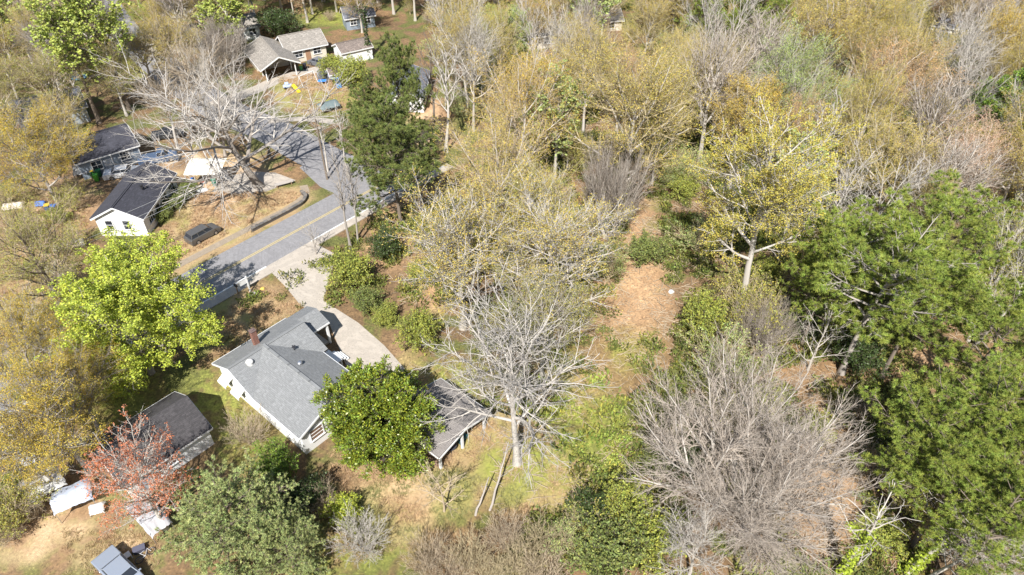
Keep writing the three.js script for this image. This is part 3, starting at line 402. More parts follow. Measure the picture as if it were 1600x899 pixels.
{ // open carport behind it
  const [x, z] = [-6.3, -36.5], c = thing('open_carport', 'open carport with mauve-grey shingle roof and white posts behind the magnolia', 'carport', [x, 0, z], UH);
  gableBlock(c, { x0: 0, x1: 6.0, z0: 0, z1: 6.2, eave: 2.5, ridge: 3.3, over: 0.25, roof: R.mauve, walls: false, turn: Math.PI / 2 });   // ridge runs away from the gable
  c.children.forEach((q) => q.geometry.translate(0, 0, 0));
  for (const [a, b] of [[0.2, -0.2], [3, -0.2], [5.9, -0.2], [0.2, -5.8], [5.9, -5.8], [0.2, -3], [5.9, -3]]) part('post', box(0.2, a === 3 ? 3.1 : 2.45, 0.2, a, (a === 3 ? 3.1 : 2.45) / 2, b), trimM, c);
  part('gable', new THREE.ExtrudeGeometry(new THREE.Shape([[0.1, 2.46], [6.0, 2.46], [3.05, 3.2]].map(([a, b]) => new THREE.Vector2(a, b))), { depth: 0.08, bevelEnabled: false }).translate(0, 0, -0.16), trimM, c);
  part('beam', [box(5.8, 0.18, 0.16, 3.05, 2.36, -0.2), box(0.16, 0.18, 5.6, 0.2, 2.36, -3), box(0.16, 0.18, 5.6, 5.9, 2.36, -3)], trimM, c);
  part('slab', box(5.9, 0.14, 5.7, 3.05, 0.07, -2.95), mat([0.3, 0.2, 0.14], 0.9), c);
}
{ // shed
  const s = thing('white_shed', 'white garden shed with dark shingle roof partly behind the red maple', 'shed', [-27.0, 0, -39.6], UH + Math.PI);
  gableBlock(s, { x0: 0.3, x1: 8, z0: 0.3, z1: 6.3, eave: 2.45, ridge: 4.1, over: 0.3, wall: S.white, roof: R.shed });
  windowOn(s, [4.2, 1.5, 0.29], '-z', 0.9, 1.1, 3, 3); const d = part('door', box(1.2, 2, 0.06, 6.6, 1.0, 0.27), mat([0.4, 0.44, 0.5], 0.6), s); part('handle', box(0.06, 0.2, 0.06, 6.15, 1, 0.22), metalM, d);
}
{ // white house across the street
  const h = thing('white_bungalow', 'white bungalow with black shingle roof across the street beside the clipped hedge', 'house', [-49.6, 0, -72.3], Math.PI / 2);
  gableBlock(h, { x0: 0, x1: 10.6, z0: -3.0, z1: 3.0, eave: 2.95, ridge: 4.5, over: 0.35, wall: S.white, roof: R.char });
  for (const z of [-1.4, 0.8]) windowOn(h, [-0.01, 1.7, z], '-x', 0.85, 1.3, 1, 2);
  for (const x of [1.9, 6.2, 8.8]) windowOn(h, [x, 1.75, 3.01], 'z', 1.5, 1.4, 3, 2);
  const d = part('door', box(0.95, 2, 0.06, 4.1, 1.05, 3.02), darkM, h); part('handle', new THREE.SphereGeometry(0.05, 8, 6).translate(4.45, 1, 3.08), metalM, d);
  part('roof_vent', [new THREE.CylinderGeometry(0.16, 0.16, 0.5, 12).translate(5, 4.2, 1.4), new THREE.CylinderGeometry(0.24, 0.24, 0.1, 12).translate(5, 4.5, 1.4)], darkM, h);
}
{
  const h = thing('blue_house', 'slate-blue house with black shingle roof behind the parked white sedan', 'house', [-54.6, 0, -91.2], Math.atan2(0.64, 0.77));
  gableBlock(h, { x0: -8.5, x1: -0.4, z0: -8, z1: -0.3, eave: 2.95, ridge: 4.6, over: 0.35, wall: S.blue, roof: R.char });
  windowOn(h, [-2.4, 1.9, -0.29], 'z', 1.2, 1.3, 3, 2); windowOn(h, [-6.3, 1.6, -0.29], 'z', 1.3, 1.3, 2, 2); for (const x of [-4.2, -0.36]) part('corner_board', box(0.14, 2.9, 0.14, x, 1.45, -0.28), trimM, h);
  const d = part('door', box(0.95, 2, 0.06, -4.9, 1.05, -0.27), mat([0.5, 0.52, 0.55], 0.5), h); part('handle', new THREE.SphereGeometry(0.05, 8, 6).translate(-5.2, 1, -0.22), metalM, d);
}
{
  const [x, z] = at(95, 175, 2.6), h = thing('grey_house', 'small grey-blue house half hidden under olive trees', 'house', [x, 0, z], 0.6);
  gableBlock(h, { x0: -6, x1: 3.5, z0: -8, z1: 0, eave: 2.8, ridge: 4.4, over: 0.35, wall: S.grey, roof: R.slate }); windowOn(h, [0.3, 1.7, 0.01], 'z', 1.2, 1.4, 2, 2); windowOn(h, [-3.6, 1.7, 0.01], 'z', 1.2, 1.4, 2, 2);
}
{ // tan-roofed house beyond the side street
  const h = thing('cream_house', 'cream house with weathered tan-grey roof and open front carport beyond the side street', 'house', [-42.2, 0, -127.6], Math.atan2(0.52, 0.85));
  gableBlock(h, { x0: 0.2, x1: 7.6, z0: -6.6, z1: -0.4, eave: 2.7, ridge: 4.4, over: 0.45, wall: S.cream, roof: R.tan });
  gableBlock(h, { x0: -5.5, x1: 5.6, z0: -0.3, z1: 6.3, eave: 2.62, ridge: 4.25, over: 0.4, wall: S.cream, roof: R.tan, turn: -Math.PI / 2, ends: [true, true], walls: false });
  part('wall', box(6.0, 2.6, 5.2, -3, 1.3, -2.8), S.cream, h);
  for (const [a, b] of [[-0.3, 5.3], [-5.7, 5.3], [-0.3, 2.4], [-5.7, 2.4]]) part('post', box(0.16, 2.55, 0.16, a, 1.28, b), trimM, h);
  windowOn(h, [2.2, 1.6, -0.39], 'z', 1.4, 1.2, 2, 2); windowOn(h, [5.8, 1.6, -0.39], 'z', 1.4, 1.2, 2, 2);
  const d = part('door', box(0.95, 2, 0.06, 4.0, 1.02, -0.37), mat([0.35, 0.2, 0.12], 0.6), h); part('handle', new THREE.SphereGeometry(0.05, 8, 6).translate(4.3, 1, -0.31), metalM, d);
}
{
  const h = thing('white_garage', 'small white outbuilding with rust-stained roof right of the tan-roofed house', 'shed', [-34.4, 0, -131.0], Math.atan2(0.55, 0.84) );
  gableBlock(h, { x0: 0.2, x1: 6.2, z0: 0, z1: 4.4, eave: 2.5, ridge: 3.5, over: 0.25, wall: S.white, roof: R.rusty }); const d = part('door', box(0.06, 2, 0.95, 0.18, 1.02, 2.2), mat([0.6, 0.6, 0.58], 0.5), h); part('handle', new THREE.SphereGeometry(0.05, 8, 6).translate(0.13, 1, 2.5), metalM, d);
}
{
  const h = thing('long_garage', 'long white garage with grey roof behind the tall pine', 'garage', [-14.7, 0, -107.6], 0);
  gableBlock(h, { x0: -0, x1: 11, z0: -5.6, z1: 0, eave: 2.6, ridge: 3.7, over: 0.25, wall: S.white, roof: R.slate, turn: Math.PI / 2 }); 
  part('garage_door', [0, 1, 2, 3].map((i) => box(2.4, 0.48, 0.06, -2.4 - 0.5, 0.3 + i * 0.5, 0.03)), trimM, h);
}
const far = [
  ['white_cottage', 'white cottage seen between bare branches left of the tan-roofed house', [382, 44], 0.5, S.white, R.tan, 5.5, 6], ['pale_cottage', 'pale-roofed cottage half covered by the grey branches of the large bare oak', [268, 64], 0.35, S.cream, R.tan, 10, 6],
  ['roadside_house', 'white-trimmed house with dark roof at the upper left corner', [12, 55], 0.9, S.white, R.char, 9, 7], ['small_white_house', 'small white house with pale roof beyond the green trees at the far street end', [288, 8], 0.3, S.white, R.tan, 8, 6],
  ['blue_shed', 'bluish shed among brown trees behind the tan-roofed house', [562, 26], 0.4, S.blue, R.slate, 6, 4], ['tan_cottage', 'tan cottage showing through the far trees behind the olive crown', [940, 34], 0.2, S.cream, R.tan, 9, 6],
  ['grey_cottage', 'grey-roofed cottage with white gable in the far right wood', [1462, 40], -0.5, S.white, R.slate, 8, 6], ['light_cottage', 'light cottage at the far right edge beyond the white branches', [1516, 10], -0.3, S.white, R.tan, 8, 6], ['brown_cottage', 'pale house glimpsed through bare trunks far behind the wood', [836, 58], 0.3, S.cream, R.tan, 10, 7],
];
for (const [n, l, [px, py], turn, w, r, L, D] of far) { const [x, z] = at(px, py, 2.5), h = thing(n, l, 'house', [x, 0, z], turn); gableBlock(h, { x0: -L / 2, x1: L / 2, z0: -D, z1: 0, eave: 2.7, ridge: 4.2, over: 0.35, wall: w, roof: r }); windowOn(h, [-L / 4, 1.6, 0.01], 'z', 1.2, 1.2); windowOn(h, [L / 4, 1.6, 0.01], 'z', 1.2, 1.2); windowOn(h, [L / 2 + 0.01, 1.6, -D / 2], 'x', 1.2, 1.2); }

// ------------------------------------------------------------------ vehicles, built nose to +x
function car(name, label, category, [x, z], turn, { L = 4.6, W = 1.8, paint, belt = 0.95, top = 1.45, cab = [-1.2, -0.55, 0.9, 1.55], hood = 0.82, trunk = 0.92, bed = null, roofPaint = paint, wheelR = 0.33 }) {
  const t = thing(name, label, category, [x, 0, z], turn), h = L / 2, c0 = 0.22;
  const low = new THREE.Shape(); low.moveTo(-h + 0.06, c0); const wx = [-h * 0.6, h * 0.62];
  for (const q of wx) { low.lineTo(q - wheelR - 0.06, c0); low.absarc(q, c0 + 0.08, wheelR + 0.06, Math.PI, 0, true); }
  low.lineTo(h - 0.08, c0); low.lineTo(h, 0.5); low.quadraticCurveTo(h - 0.02, hood - 0.08, h - 0.25, hood - 0.03); low.lineTo(cab[3] + 0.02, belt - 0.02); low.lineTo(cab[0], belt); low.lineTo(-h + 0.12, trunk); low.quadraticCurveTo(-h, trunk - 0.02, -h, trunk - 0.15); low.lineTo(-h, 0.45); low.closePath();
  const bg = new THREE.ExtrudeGeometry(low, { depth: W - 0.16, bevelEnabled: true, bevelSize: 0.07, bevelThickness: 0.08, bevelSegments: 3, curveSegments: 10 }).translate(0, 0, -(W - 0.16) / 2);
  part('body', bg, paint, t);
  const hw = W / 2 - 0.09, tw = W / 2 - 0.24, loft = (a, b, ya, yb, wa, wb, m, nm, th = 0) => { const q = [[a[0], ya, -wa], [a[1], ya, -wa], [a[1], ya, wa], [a[0], ya, wa]], p = [[b[0], yb, -wb], [b[1], yb, -wb], [b[1], yb, wb], [b[0], yb, wb]], f = []; for (let i = 0; i < 4; i++) { const j = (i + 1) % 4; f.push([q[i], p[i], p[j], q[j]]); } f.push([p[0], p[3], p[2], p[1]]); const pos = f.flatMap(([a1, b1, c1, d1]) => [a1, b1, c1, a1, c1, d1]).flat(), g = new THREE.BufferGeometry(); g.setAttribute('position', new THREE.Float32BufferAttribute(pos, 3)); g.setAttribute('uv', new THREE.Float32BufferAttribute(new Float32Array(pos.length / 3 * 2), 2)); g.computeVertexNormals(); return part(nm, g, m, t); };
  loft([cab[0], cab[3]], [cab[1], cab[2]], belt - 0.03, top - 0.05, hw, tw, glassM, 'windows');
  const rg = new RoundedBoxGeometry(cab[2] - cab[1] + 0.14, 0.1, tw * 2 + 0.1, 3, 0.05).translate((cab[1] + cab[2]) / 2, top - 0.02, 0); part('car_roof', rg, roofPaint, t);
  const pil = []; for (const s of [-1, 1]) { pil.push(bar([cab[0] + 0.02, belt - 0.03, s * hw], [cab[1], top - 0.04, s * tw], 0.055, 6), bar([cab[3] - 0.02, belt - 0.03, s * hw], [cab[2], top - 0.04, s * tw], 0.04, 6)); for (const k of cab[2] - cab[1] > 2 ? [0.33, 0.68] : [0.52]) pil.push(bar([lerp(cab[0], cab[3], k), belt - 0.03, s * (hw + 0.01)], [lerp(cab[1], cab[2], k), top - 0.04, s * (tw + 0.01)], 0.045, 6)); }
  part('pillars', pil, roofPaint, t, 'stuff');
  const tyre = mat([0.02, 0.02, 0.02], 0.9), rim = metalM;
  for (const q of wx) for (const s of [-1, 1]) { const w = part('wheel', new THREE.CylinderGeometry(wheelR, wheelR, 0.2, 20).rotateX(Math.PI / 2).translate(q, wheelR, s * (W / 2 - 0.11)), tyre, t); part('rim', new THREE.CylinderGeometry(wheelR * 0.6, wheelR * 0.62, 0.03, 14).rotateX(Math.PI / 2).translate(q, wheelR, s * (W / 2)), rim, w); }
  for (const s of [-1, 1]) { part('headlight', box(0.06, 0.15, 0.34, h - 0.005, 0.66, s * (W / 2 - 0.3), 0, 0.02), mat([0.75, 0.75, 0.78], 0.15), t); part('tail_light', box(0.06, 0.26, 0.16, -h - 0.012, 0.78, s * (W / 2 - 0.2), 0, 0.02), mat([0.35, 0.02, 0.02], 0.3), t); part('mirror', box(0.12, 0.12, 0.2, cab[3] - 0.15, belt + 0.05, s * (W / 2 + 0.06), 0, 0.03), paint, t); }
  part('bumper', [box(0.14, 0.2, W - 0.1, -h - 0.02, 0.42, 0, 0, 0.05), box(0.14, 0.2, W - 0.1, h - 0.02, 0.4, 0, 0, 0.05)], paint, t);
  if (bed) part('truck_bed', [box(bed[1] - bed[0], 0.04, W - 0.3, (bed[0] + bed[1]) / 2, trunk + 0.02, 0)], bed[2], t);
  return t;
}
const paint = (c, x = {}) => new THREE.MeshPhysicalMaterial({ color: lin(...c), roughness: 0.42, metalness: 0.25, clearcoat: 0.8, clearcoatRoughness: 0.12, ...x });
const P_ = { pewter: paint([0.12, 0.115, 0.11], { roughness: 0.28 }), white: paint([0.78, 0.79, 0.8], { metalness: 0 }), blue: paint([0.1, 0.15, 0.25]), dark: paint([0.035, 0.04, 0.05]), rust: mat([0.2, 0.1, 0.06], 0.85), silver: paint([0.32, 0.36, 0.43]), grey: paint([0.2, 0.21, 0.23]) };
car('minivan', 'dark pewter minivan parked on the straw-coloured lawn by the street', 'minivan', at(316, 364, 0.7), Math.atan2(3.7, 2.7), { L: 4.2, W: 1.72, paint: P_.pewter, belt: 0.96, top: 1.52, cab: [-1.98, -1.72, 0.55, 1.3], hood: 0.86, trunk: 0.94, wheelR: 0.3 });
car('sedan', 'white older sedan parked before the slate-blue house', 'car', at(193, 268, 0.7), Math.atan2(1.4, 4.6), { L: 5.3, W: 1.9, paint: P_.white, cab: [-1.75, -1.0, 0.55, 1.2], top: 1.42 });
car('pickup', 'faded blue pickup with a rusty load beside the slate-blue house', 'pickup truck', at(247, 245, 0.7), Math.atan2(1.7, 4.4), { L: 5.4, W: 1.9, paint: P_.blue, cab: [-0.2, 0.1, 1.0, 1.5], top: 1.7, belt: 1.05, hood: 0.98, trunk: 1.02, bed: [-2.5, -0.4, P_.rust] });
car('dark_car', 'black car parked under grey branches behind the tarpaulin carport', 'car', at(262, 209, 0.6), 0.3, { L: 4.7, paint: P_.dark });
car('dark_suv', 'dark car at the roadside beneath the leaning bare oak', 'car', at(352, 193, 0.6), 0.7, { L: 4.6, paint: P_.dark, top: 1.6 });
car('yard_car', 'charcoal car on the pale drive before the tan-roofed house', 'car', at(499, 97, 0.7), 2.6, { L: 4.8, paint: P_.grey });
car('silver_car', 'silver-blue car at the bottom edge beside scattered yard clutter', 'car', at(186, 893, 0.7), -0.62, { L: 4.7, W: 1.85, paint: P_.silver });
car('street_car', 'black car parked on the far side street under the tall green-topped trees', 'car', at(110, 45, 0.6), 0.5, { L: 4.6, paint: P_.dark });
{ // canopy with a cream tarpaulin
  const c = thing('tarpaulin_carport', 'cream tarpaulin carport on thin white poles by the bare oak', 'carport', [-45.6, 0, -83.5], 0.02);
  const pos = [], uv = [], idx = [], nx = 20, nz = 12, W = 5.1, D = 3.7; for (let j = 0; j <= nz; j++) for (let i = 0; i <= nx; i++) { const u = i / nx, v = j / nz; pos.push(u * W, 2.3 + 0.55 * Math.sin(Math.min(1, v * 1.02) * Math.PI * 0.55) - 0.06 * Math.abs(Math.sin(u * Math.PI * 5)) + 0.015 * Math.sin(i * 2.3 + j), -v * D); uv.push(u * W, v * D); }
  for (let j = 0; j < nz; j++) for (let i = 0; i < nx; i++) { const a = j * (nx + 1) + i; idx.push(a, a + 1, a + nx + 1, a + 1, a + nx + 2, a + nx + 1); }
  const g = new THREE.BufferGeometry(); g.setAttribute('position', new THREE.Float32BufferAttribute(pos, 3)); g.setAttribute('uv', new THREE.Float32BufferAttribute(uv, 2)); g.setIndex(idx); g.computeVertexNormals();
  part('tarpaulin', g, new THREE.MeshStandardMaterial({ color: lin(0.74, 0.7, 0.6), roughness: 0.7, side: THREE.DoubleSide }), c);
  for (let i = 0; i < 5; i++) for (const [v, y] of [[0.04, 2.25], [0.96, 2.7]]) part('pole', bar([0.1 + i * 1.22, 0, -v * D], [0.1 + i * 1.22, y, -v * D], 0.035, 8), trimM, c);
}
// ------------------------------------------------------------------ small things about the yards
function bin(label, px, py, body, lid, group, turn = 0.3) {
  const [x, z] = at(px, py), b = thing('wheelie_bin', label, 'wheelie bin', [x, 0, z], turn, group);
  const g = new THREE.CylinderGeometry(0.44, 0.34, 1.0, 4, 1).rotateY(Math.PI / 4).translate(0, 0.56, 0); part('bin_body', g, mat(body, 0.5), b);
  part('lid', [box(0.68, 0.07, 0.72, 0, 1.09, 0, 0, 0.03), bar([-0.3, 1.08, -0.4], [0.3, 1.08, -0.4], 0.025)], mat(lid, 0.5), b);
  for (const s of [-1, 1]) part('wheel', new THREE.CylinderGeometry(0.12, 0.12, 0.06, 14).rotateZ(Math.PI / 2).translate(s * 0.28, 0.12, -0.3), darkM, b);
}
bin('green wheelie bin before the tarpaulin carport', 336, 290, [0.03, 0.2, 0.12], [0.05, 0.32, 0.2]);
bin('bright green wheelie bin with green lid beside the white sedan', 152, 283, [0.1, 0.42, 0.05], [0.1, 0.42, 0.05]); bin('green wheelie bin with yellow lid left of the white sedan', 146, 277, [0.04, 0.25, 0.06], [0.75, 0.5, 0.03]); bin('dark green wheelie bin nearest the white sedan', 156, 276, [0.03, 0.16, 0.08], [0.04, 0.2, 0.1]);
bin('green wheelie bin with yellow lid under the tan-roofed carport', 471, 110, [0.03, 0.2, 0.06], [0.7, 0.42, 0.03]); bin('black wheelie bin beside the yellow-lidded one at the tan-roofed carport', 477, 108, [0.03, 0.03, 0.04], [0.03, 0.03, 0.04]);
bin('yellow-lidded wheelie bin in the leaf litter of the left yard', 77, 331, [0.05, 0.12, 0.3], [0.75, 0.5, 0.05]); bin('blue wheelie bin beside the yellow-lidded one in the left yard', 87, 332, [0.04, 0.13, 0.5], [0.05, 0.18, 0.6]);
{ const [x, z] = at(303, 287), t = thing('water_barrel', 'blue plastic barrel before the tarpaulin carport', 'barrel', [x, 0, z]); part('barrel_body', new THREE.LatheGeometry([[0, 0], [0.3, 0], [0.36, 0.2], [0.37, 0.5], [0.33, 0.8], [0, 0.82]].map((p) => new THREE.Vector2(...p)), 20), mat([0.06, 0.2, 0.6], 0.4), t); part('rim', new THREE.TorusGeometry(0.33, 0.03, 6, 20).rotateX(Math.PI / 2).translate(0, 0.82, 0), mat([0.06, 0.2, 0.6], 0.4), t); }
{ const [x, z] = at(316, 299), t = thing('dinghy', 'small upturned white dinghy on bare earth near the tarpaulin carport', 'boat', [x, 0, z], 0.45); const g = new THREE.SphereGeometry(1, 24, 12, 0, 6.3, 0, 1.57).scale(0.85, 0.45, 0.42); part('hull', g, trimM, t); part('keel', box(1.3, 0.08, 0.06, 0, 0.43, 0), mat([0.5, 0.5, 0.48]), t); }
{ const [x, z] = at(318, 286), t = thing('lawn_mower', 'red and black mower before the tarpaulin carport', 'mower', [x, 0, z], 0.2); part('deck', box(0.9, 0.25, 0.55, 0, 0.28, 0, 0, 0.08), mat([0.4, 0.06, 0.03], 0.5), t); part('engine', new THREE.CylinderGeometry(0.2, 0.22, 0.3, 14).translate(0.1, 0.52, 0), darkM, t); part('handle', [bar([-0.4, 0.35, -0.2], [-1.1, 0.95, -0.2], 0.02), bar([-0.4, 0.35, 0.2], [-1.1, 0.95, 0.2], 0.02), bar([-1.1, 0.95, -0.2], [-1.1, 0.95, 0.2], 0.02)], darkM, t); for (const a of [-0.35, 0.35]) for (const s of [-1, 1]) part('wheel', new THREE.CylinderGeometry(0.13, 0.13, 0.06, 12).rotateX(Math.PI / 2).translate(a, 0.13, s * 0.32), darkM, t); }
{ const [x, z] = at(508, 124), t = thing('trampoline', 'round black trampoline tipped on its side by the playhouse', 'trampoline', [x, 1.0, z]); const tilt = (g) => g.rotateX(0.9); part('bed', tilt(new THREE.CylinderGeometry(1.25, 1.25, 0.04, 28)), darkM, t); part('frame', tilt(new THREE.TorusGeometry(1.3, 0.07, 8, 32).rotateX(Math.PI / 2)), mat([0.1, 0.12, 0.15], 0.5), t); for (let k = 0; k < 3; k++) part('leg', bar([Math.cos(k * 2.1) * 1.2, -0.8, Math.sin(k * 2.1) * 0.4], [Math.cos(k * 2.1) * 1.2, 0.1, Math.sin(k * 2.1) * 0.6], 0.03), metalM, t); }
{ const [x, z] = at(504, 131), t = thing('play_table', 'child size table with blue top on the far lawn beside the trampoline', 'table', [x, 0, z], 0.2); part('tabletop', box(1.5, 0.08, 0.9, 0, 0.6, 0, 0, 0.03), mat([0.05, 0.25, 0.75], 0.45), t); for (const a of [-0.55, 0.55]) for (const b of [-0.3, 0.3]) part('leg', box(0.12, 0.58, 0.12, a, 0.29, b), mat([0.6, 0.35, 0.25], 0.6), t); }
{ const [x, z] = at(524, 130), t = thing('playhouse', 'brown-roofed blue and white playhouse on the far lawn', 'playhouse', [x, 0, z], 0.5); gableBlock(t, { x0: -0.9, x1: 0.9, z0: -0.8, z1: 0.8, y0: 1.2, eave: 2.2, ridge: 2.9, over: 0.2, wall: mat([0.6, 0.65, 0.75]), roof: mat([0.18, 0.14, 0.13], 0.8) }); for (const a of [-0.8, 0.8]) for (const b of [-0.7, 0.7]) part('post', box(0.12, 1.2, 0.12, a, 0.6, b), woodM, t); part('platform', box(1.8, 0.1, 1.6, 0, 1.15, 0), mat([0.06, 0.15, 0.5]), t); part('slide', [plate([[-0.35, 1.2, 0.8], [-0.35, 0.1, 2.6], [0.35, 0.1, 2.6], [0.35, 1.2, 0.8]], 0.06), box(0.05, 0.2, 2.1, -0.36, 0, 0).rotateX(0.55).translate(0, 0.7, 1.7), box(0.05, 0.2, 2.1, 0.36, 0, 0).rotateX(0.55).translate(0, 0.7, 1.7)], mat([0.1, 0.3, 0.75], 0.4), t); }
{ const [x, z] = at(463, 143), t = thing('toy_slide', 'yellow plastic slide lying on the far lawn', 'slide', [x, 0, z], -0.75); part('chute', [plate([[-0.95, 1.0, -0.25], [-0.95, 1.0, 0.25], [0.95, 0.12, 0.25], [0.95, 0.12, -0.25]], 0.06), box(2.1, 0.16, 0.05, 0, 0, 0).rotateZ(-0.435).translate(0, 0.6, 0.28), box(2.1, 0.16, 0.05, 0, 0, 0).rotateZ(-0.435).translate(0, 0.6, -0.28)], mat([0.8, 0.58, 0.03], 0.4), t); part('ladder', [bar([-0.95, 1, -0.2], [-1.4, 0, -0.25], 0.04), bar([-0.95, 1, 0.2], [-1.4, 0, 0.25], 0.04), bar([-1.1, 0.66, -0.2], [-1.1, 0.66, 0.2], 0.03), bar([-1.25, 0.33, -0.2], [-1.25, 0.33, 0.2], 0.03)], mat([0.8, 0.58, 0.03], 0.4), t); }
{ const [x, z] = at(450, 138), t = thing('toy_car', 'pale blue ride-on toy car beside the yellow slide', 'toy car', [x, 0, z], 0.4); part('body', [box(1.6, 0.45, 0.8, 0, 0.45, 0, 0, 0.16), box(0.7, 0.5, 0.7, -0.1, 0.85, 0, 0, 0.14)], mat([0.45, 0.55, 0.8], 0.4), t); for (const a of [-0.5, 0.5]) for (const s of [-1, 1]) part('wheel', new THREE.CylinderGeometry(0.22, 0.22, 0.12, 14).rotateX(Math.PI / 2).translate(a, 0.22, s * 0.4), darkM, t); }
{ const [x, z] = at(481, 131), t = thing('swing_frame', 'white pole frame leaning on the far lawn', 'frame', [x, 0, z], 0.9); part('crossbar', bar([-1.6, 1.9, 0], [1.6, 1.9, 0], 0.06), trimM, t); for (const a of [-1.6, 1.6]) for (const s of [-1, 1]) part('leg', bar([a, 1.9, 0], [a, 0, s * 0.8], 0.05), trimM, t); }
{ // white hanging sign post by the drive
  const [x, z] = at(391, 456), t = thing('hanging_sign', 'white wooden post with a hanging sign panel at the driveway mouth', 'sign', [x, 0, z], UH); part('post', box(0.14, 2.3, 0.14, 0, 1.15, 0), trimM, t); part('arm', box(1.2, 0.1, 0.1, -0.45, 2.1, 0), trimM, t); part('panel', box(0.85, 0.6, 0.03, -0.5, 1.68, 0), trimM, t); part('chain', [bar([-0.8, 2.06, 0], [-0.8, 1.97, 0], 0.01), bar([-0.2, 2.06, 0], [-0.2, 1.97, 0], 0.01)], metalM, t);
}
{ const [x, z] = at(372, 459), t = thing('mailbox', 'black mailbox on a post beside the near pavement', 'mailbox', [x, 0, z], UH); part('post', box(0.1, 1.1, 0.1, 0, 0.55, 0), woodM, t); part('box_shell', [box(0.24, 0.16, 0.5, 0, 1.18, 0), new THREE.CylinderGeometry(0.12, 0.12, 0.5, 16, 1, false, 0, Math.PI).rotateX(Math.PI / 2).rotateZ(Math.PI / 2).translate(0, 1.26, 0)], darkM, t); part('flag', box(0.015, 0.16, 0.05, 0.13, 1.3, 0.1), mat([0.5, 0.03, 0.02]), t); }
for (const [px, py, l, c, s] of [[410, 452, 'yellow-painted stone on the straw lawn by the driveway', [0.6, 0.42, 0.1], 0.26], [396, 459, 'pale flat stone near the sign post', [0.55, 0.5, 0.45], 0.24], [392, 463, 'smaller pale stone beside the flat one near the sign post', [0.6, 0.56, 0.5], 0.2], [1048, 461, 'white rock at the edge of the brown clearing', [0.6, 0.59, 0.58], 0.32]]) { const [x, z] = at(px, py), g = new THREE.IcosahedronGeometry(s, 3), q = g.attributes.position; for (let i = 0; i < q.count; i++) { const k = 1 + 0.22 * n2a(q.getX(i) * 3 / s * 0.4 + px, q.getZ(i) * 3 / s * 0.4 + q.getY(i)); q.setXYZ(i, q.getX(i) * k, q.getY(i) * k * 0.7, q.getZ(i) * k); } g.computeVertexNormals(); const m = part('stone', g, mat(c), scene); m.position.set(x, groundY(x, z) + s * 0.25, z); tag(m, l, 'stone'); }
{ // low wall along the lawn
  const pts = curve(P([[394, 362], [430, 343], [462, 326], [474, 318], [478, 309], [472, 303]]), 30), w = thing('retaining_wall', 'low dark stone wall along the edge of the straw lawn', 'wall', [0, 0, 0]);
  const r = rng(8); part('wall_core', ribbon(pts, -0.16, 0.16, 0.42, 0.42), mat([0.1, 0.09, 0.085]), w);
  const g0 = new RoundedBoxGeometry(0.52, 0.16, 0.46, 1, 0.03), ms = [mat([0.17, 0.155, 0.14]), mat([0.22, 0.19, 0.16]), mat([0.13, 0.12, 0.11])];
  for (let i = 0; i < pts.length - 1; i++) { const [a, b] = [pts[i], pts[i + 1]], n = Math.max(1, Math.round(Math.hypot(b[0] - a[0], b[1] - a[1]) / 0.55)); for (let k = 0; k < n; k++) { const q = part('stone', g0, ms[Math.floor(r() * 3)], w); q.position.set(lerp(a[0], b[0], (k + 0.5) / n), 0.46 + r() * 0.04, lerp(a[1], b[1], (k + 0.5) / n)); q.rotation.y = -Math.atan2(b[1] - a[1], b[0] - a[0]) + (r() - 0.5) * 0.1; } }
}
{ const [x, z] = at(418, 291), t = thing('garden_bench', 'weathered grey plank seat beside the parking pad', 'bench', at(462, 285).length ? [at(444, 290)[0], 0, at(444, 290)[1]] : [x, 0, z], 0.5); for (let i = 0; i < 4; i++) part('plank', box(2.6, 0.05, 0.16, 0, 0.45, -0.27 + i * 0.18), mat([0.42, 0.38, 0.34]), t); for (const a of [-1, 1]) part('leg', box(0.12, 0.43, 0.6, a, 0.21, 0), woodM, t); }
// tarpaulins and clutter at the lower left
function tarp(label, px, py, W, D, hgt, c, turn, seed, cat = 'tarpaulin', name = 'tarpaulin_shelter') {
  const [x, z] = at(px, py, hgt), t = thing(name, label, cat, [x, 0, z], turn), n = 14, pos = [], uv = [], idx = [];
  for (let j = 0; j <= n; j++) for (let i = 0; i <= n; i++) { const u = i / n - 0.5, v = j / n - 0.5; pos.push(u * W * (1 + 0.05 * n2a(j * 0.4, seed)), hgt + 0.12 - Math.pow(Math.abs(v) * 2, 1.5) * 0.5 - 0.18 * Math.abs(n2b(u * 3.5 + seed, v * 3.5)) - (Math.abs(u) > 0.45 ? 0.2 : 0), v * D * (1 + 0.05 * n2a(i * 0.4, seed + 5))); uv.push(u * W, v * D); }
  for (let j = 0; j < n; j++) for (let i = 0; i < n; i++) { const a = j * (n + 1) + i; idx.push(a, a + n + 1, a + 1, a + 1, a + n + 1, a + n + 2); }
  const g = new THREE.BufferGeometry(); g.setAttribute('position', new THREE.Float32BufferAttribute(pos, 3)); g.setAttribute('uv', new THREE.Float32BufferAttribute(uv, 2)); g.setIndex(idx); g.computeVertexNormals();
  part('tarpaulin', g, new THREE.MeshStandardMaterial({ color: lin(...c), roughness: 0.6, side: THREE.DoubleSide }), t);
  for (const a of [-0.46, 0.46]) for (const b of [-0.44, 0.44]) part('pole', bar([a * W, 0, b * D], [a * W, hgt - 0.28, b * D], 0.03), metalM, t);
}
tarp('small pale blue-grey tarpaulin roof nearest the yellow-olive tree', 38, 708, 1.9, 2.3, 2.0, [0.48, 0.5, 0.54], 0.75, 1); tarp('large off-white torn tarpaulin roof in the lower left yard', 60, 752, 3.2, 2.8, 2.0, [0.56, 0.55, 0.53], 0.75, 3); tarp('ragged off-white tarpaulin strip below the large torn one', 44, 778, 1.3, 2.0, 1.4, [0.54, 0.53, 0.5], 0.7, 5);
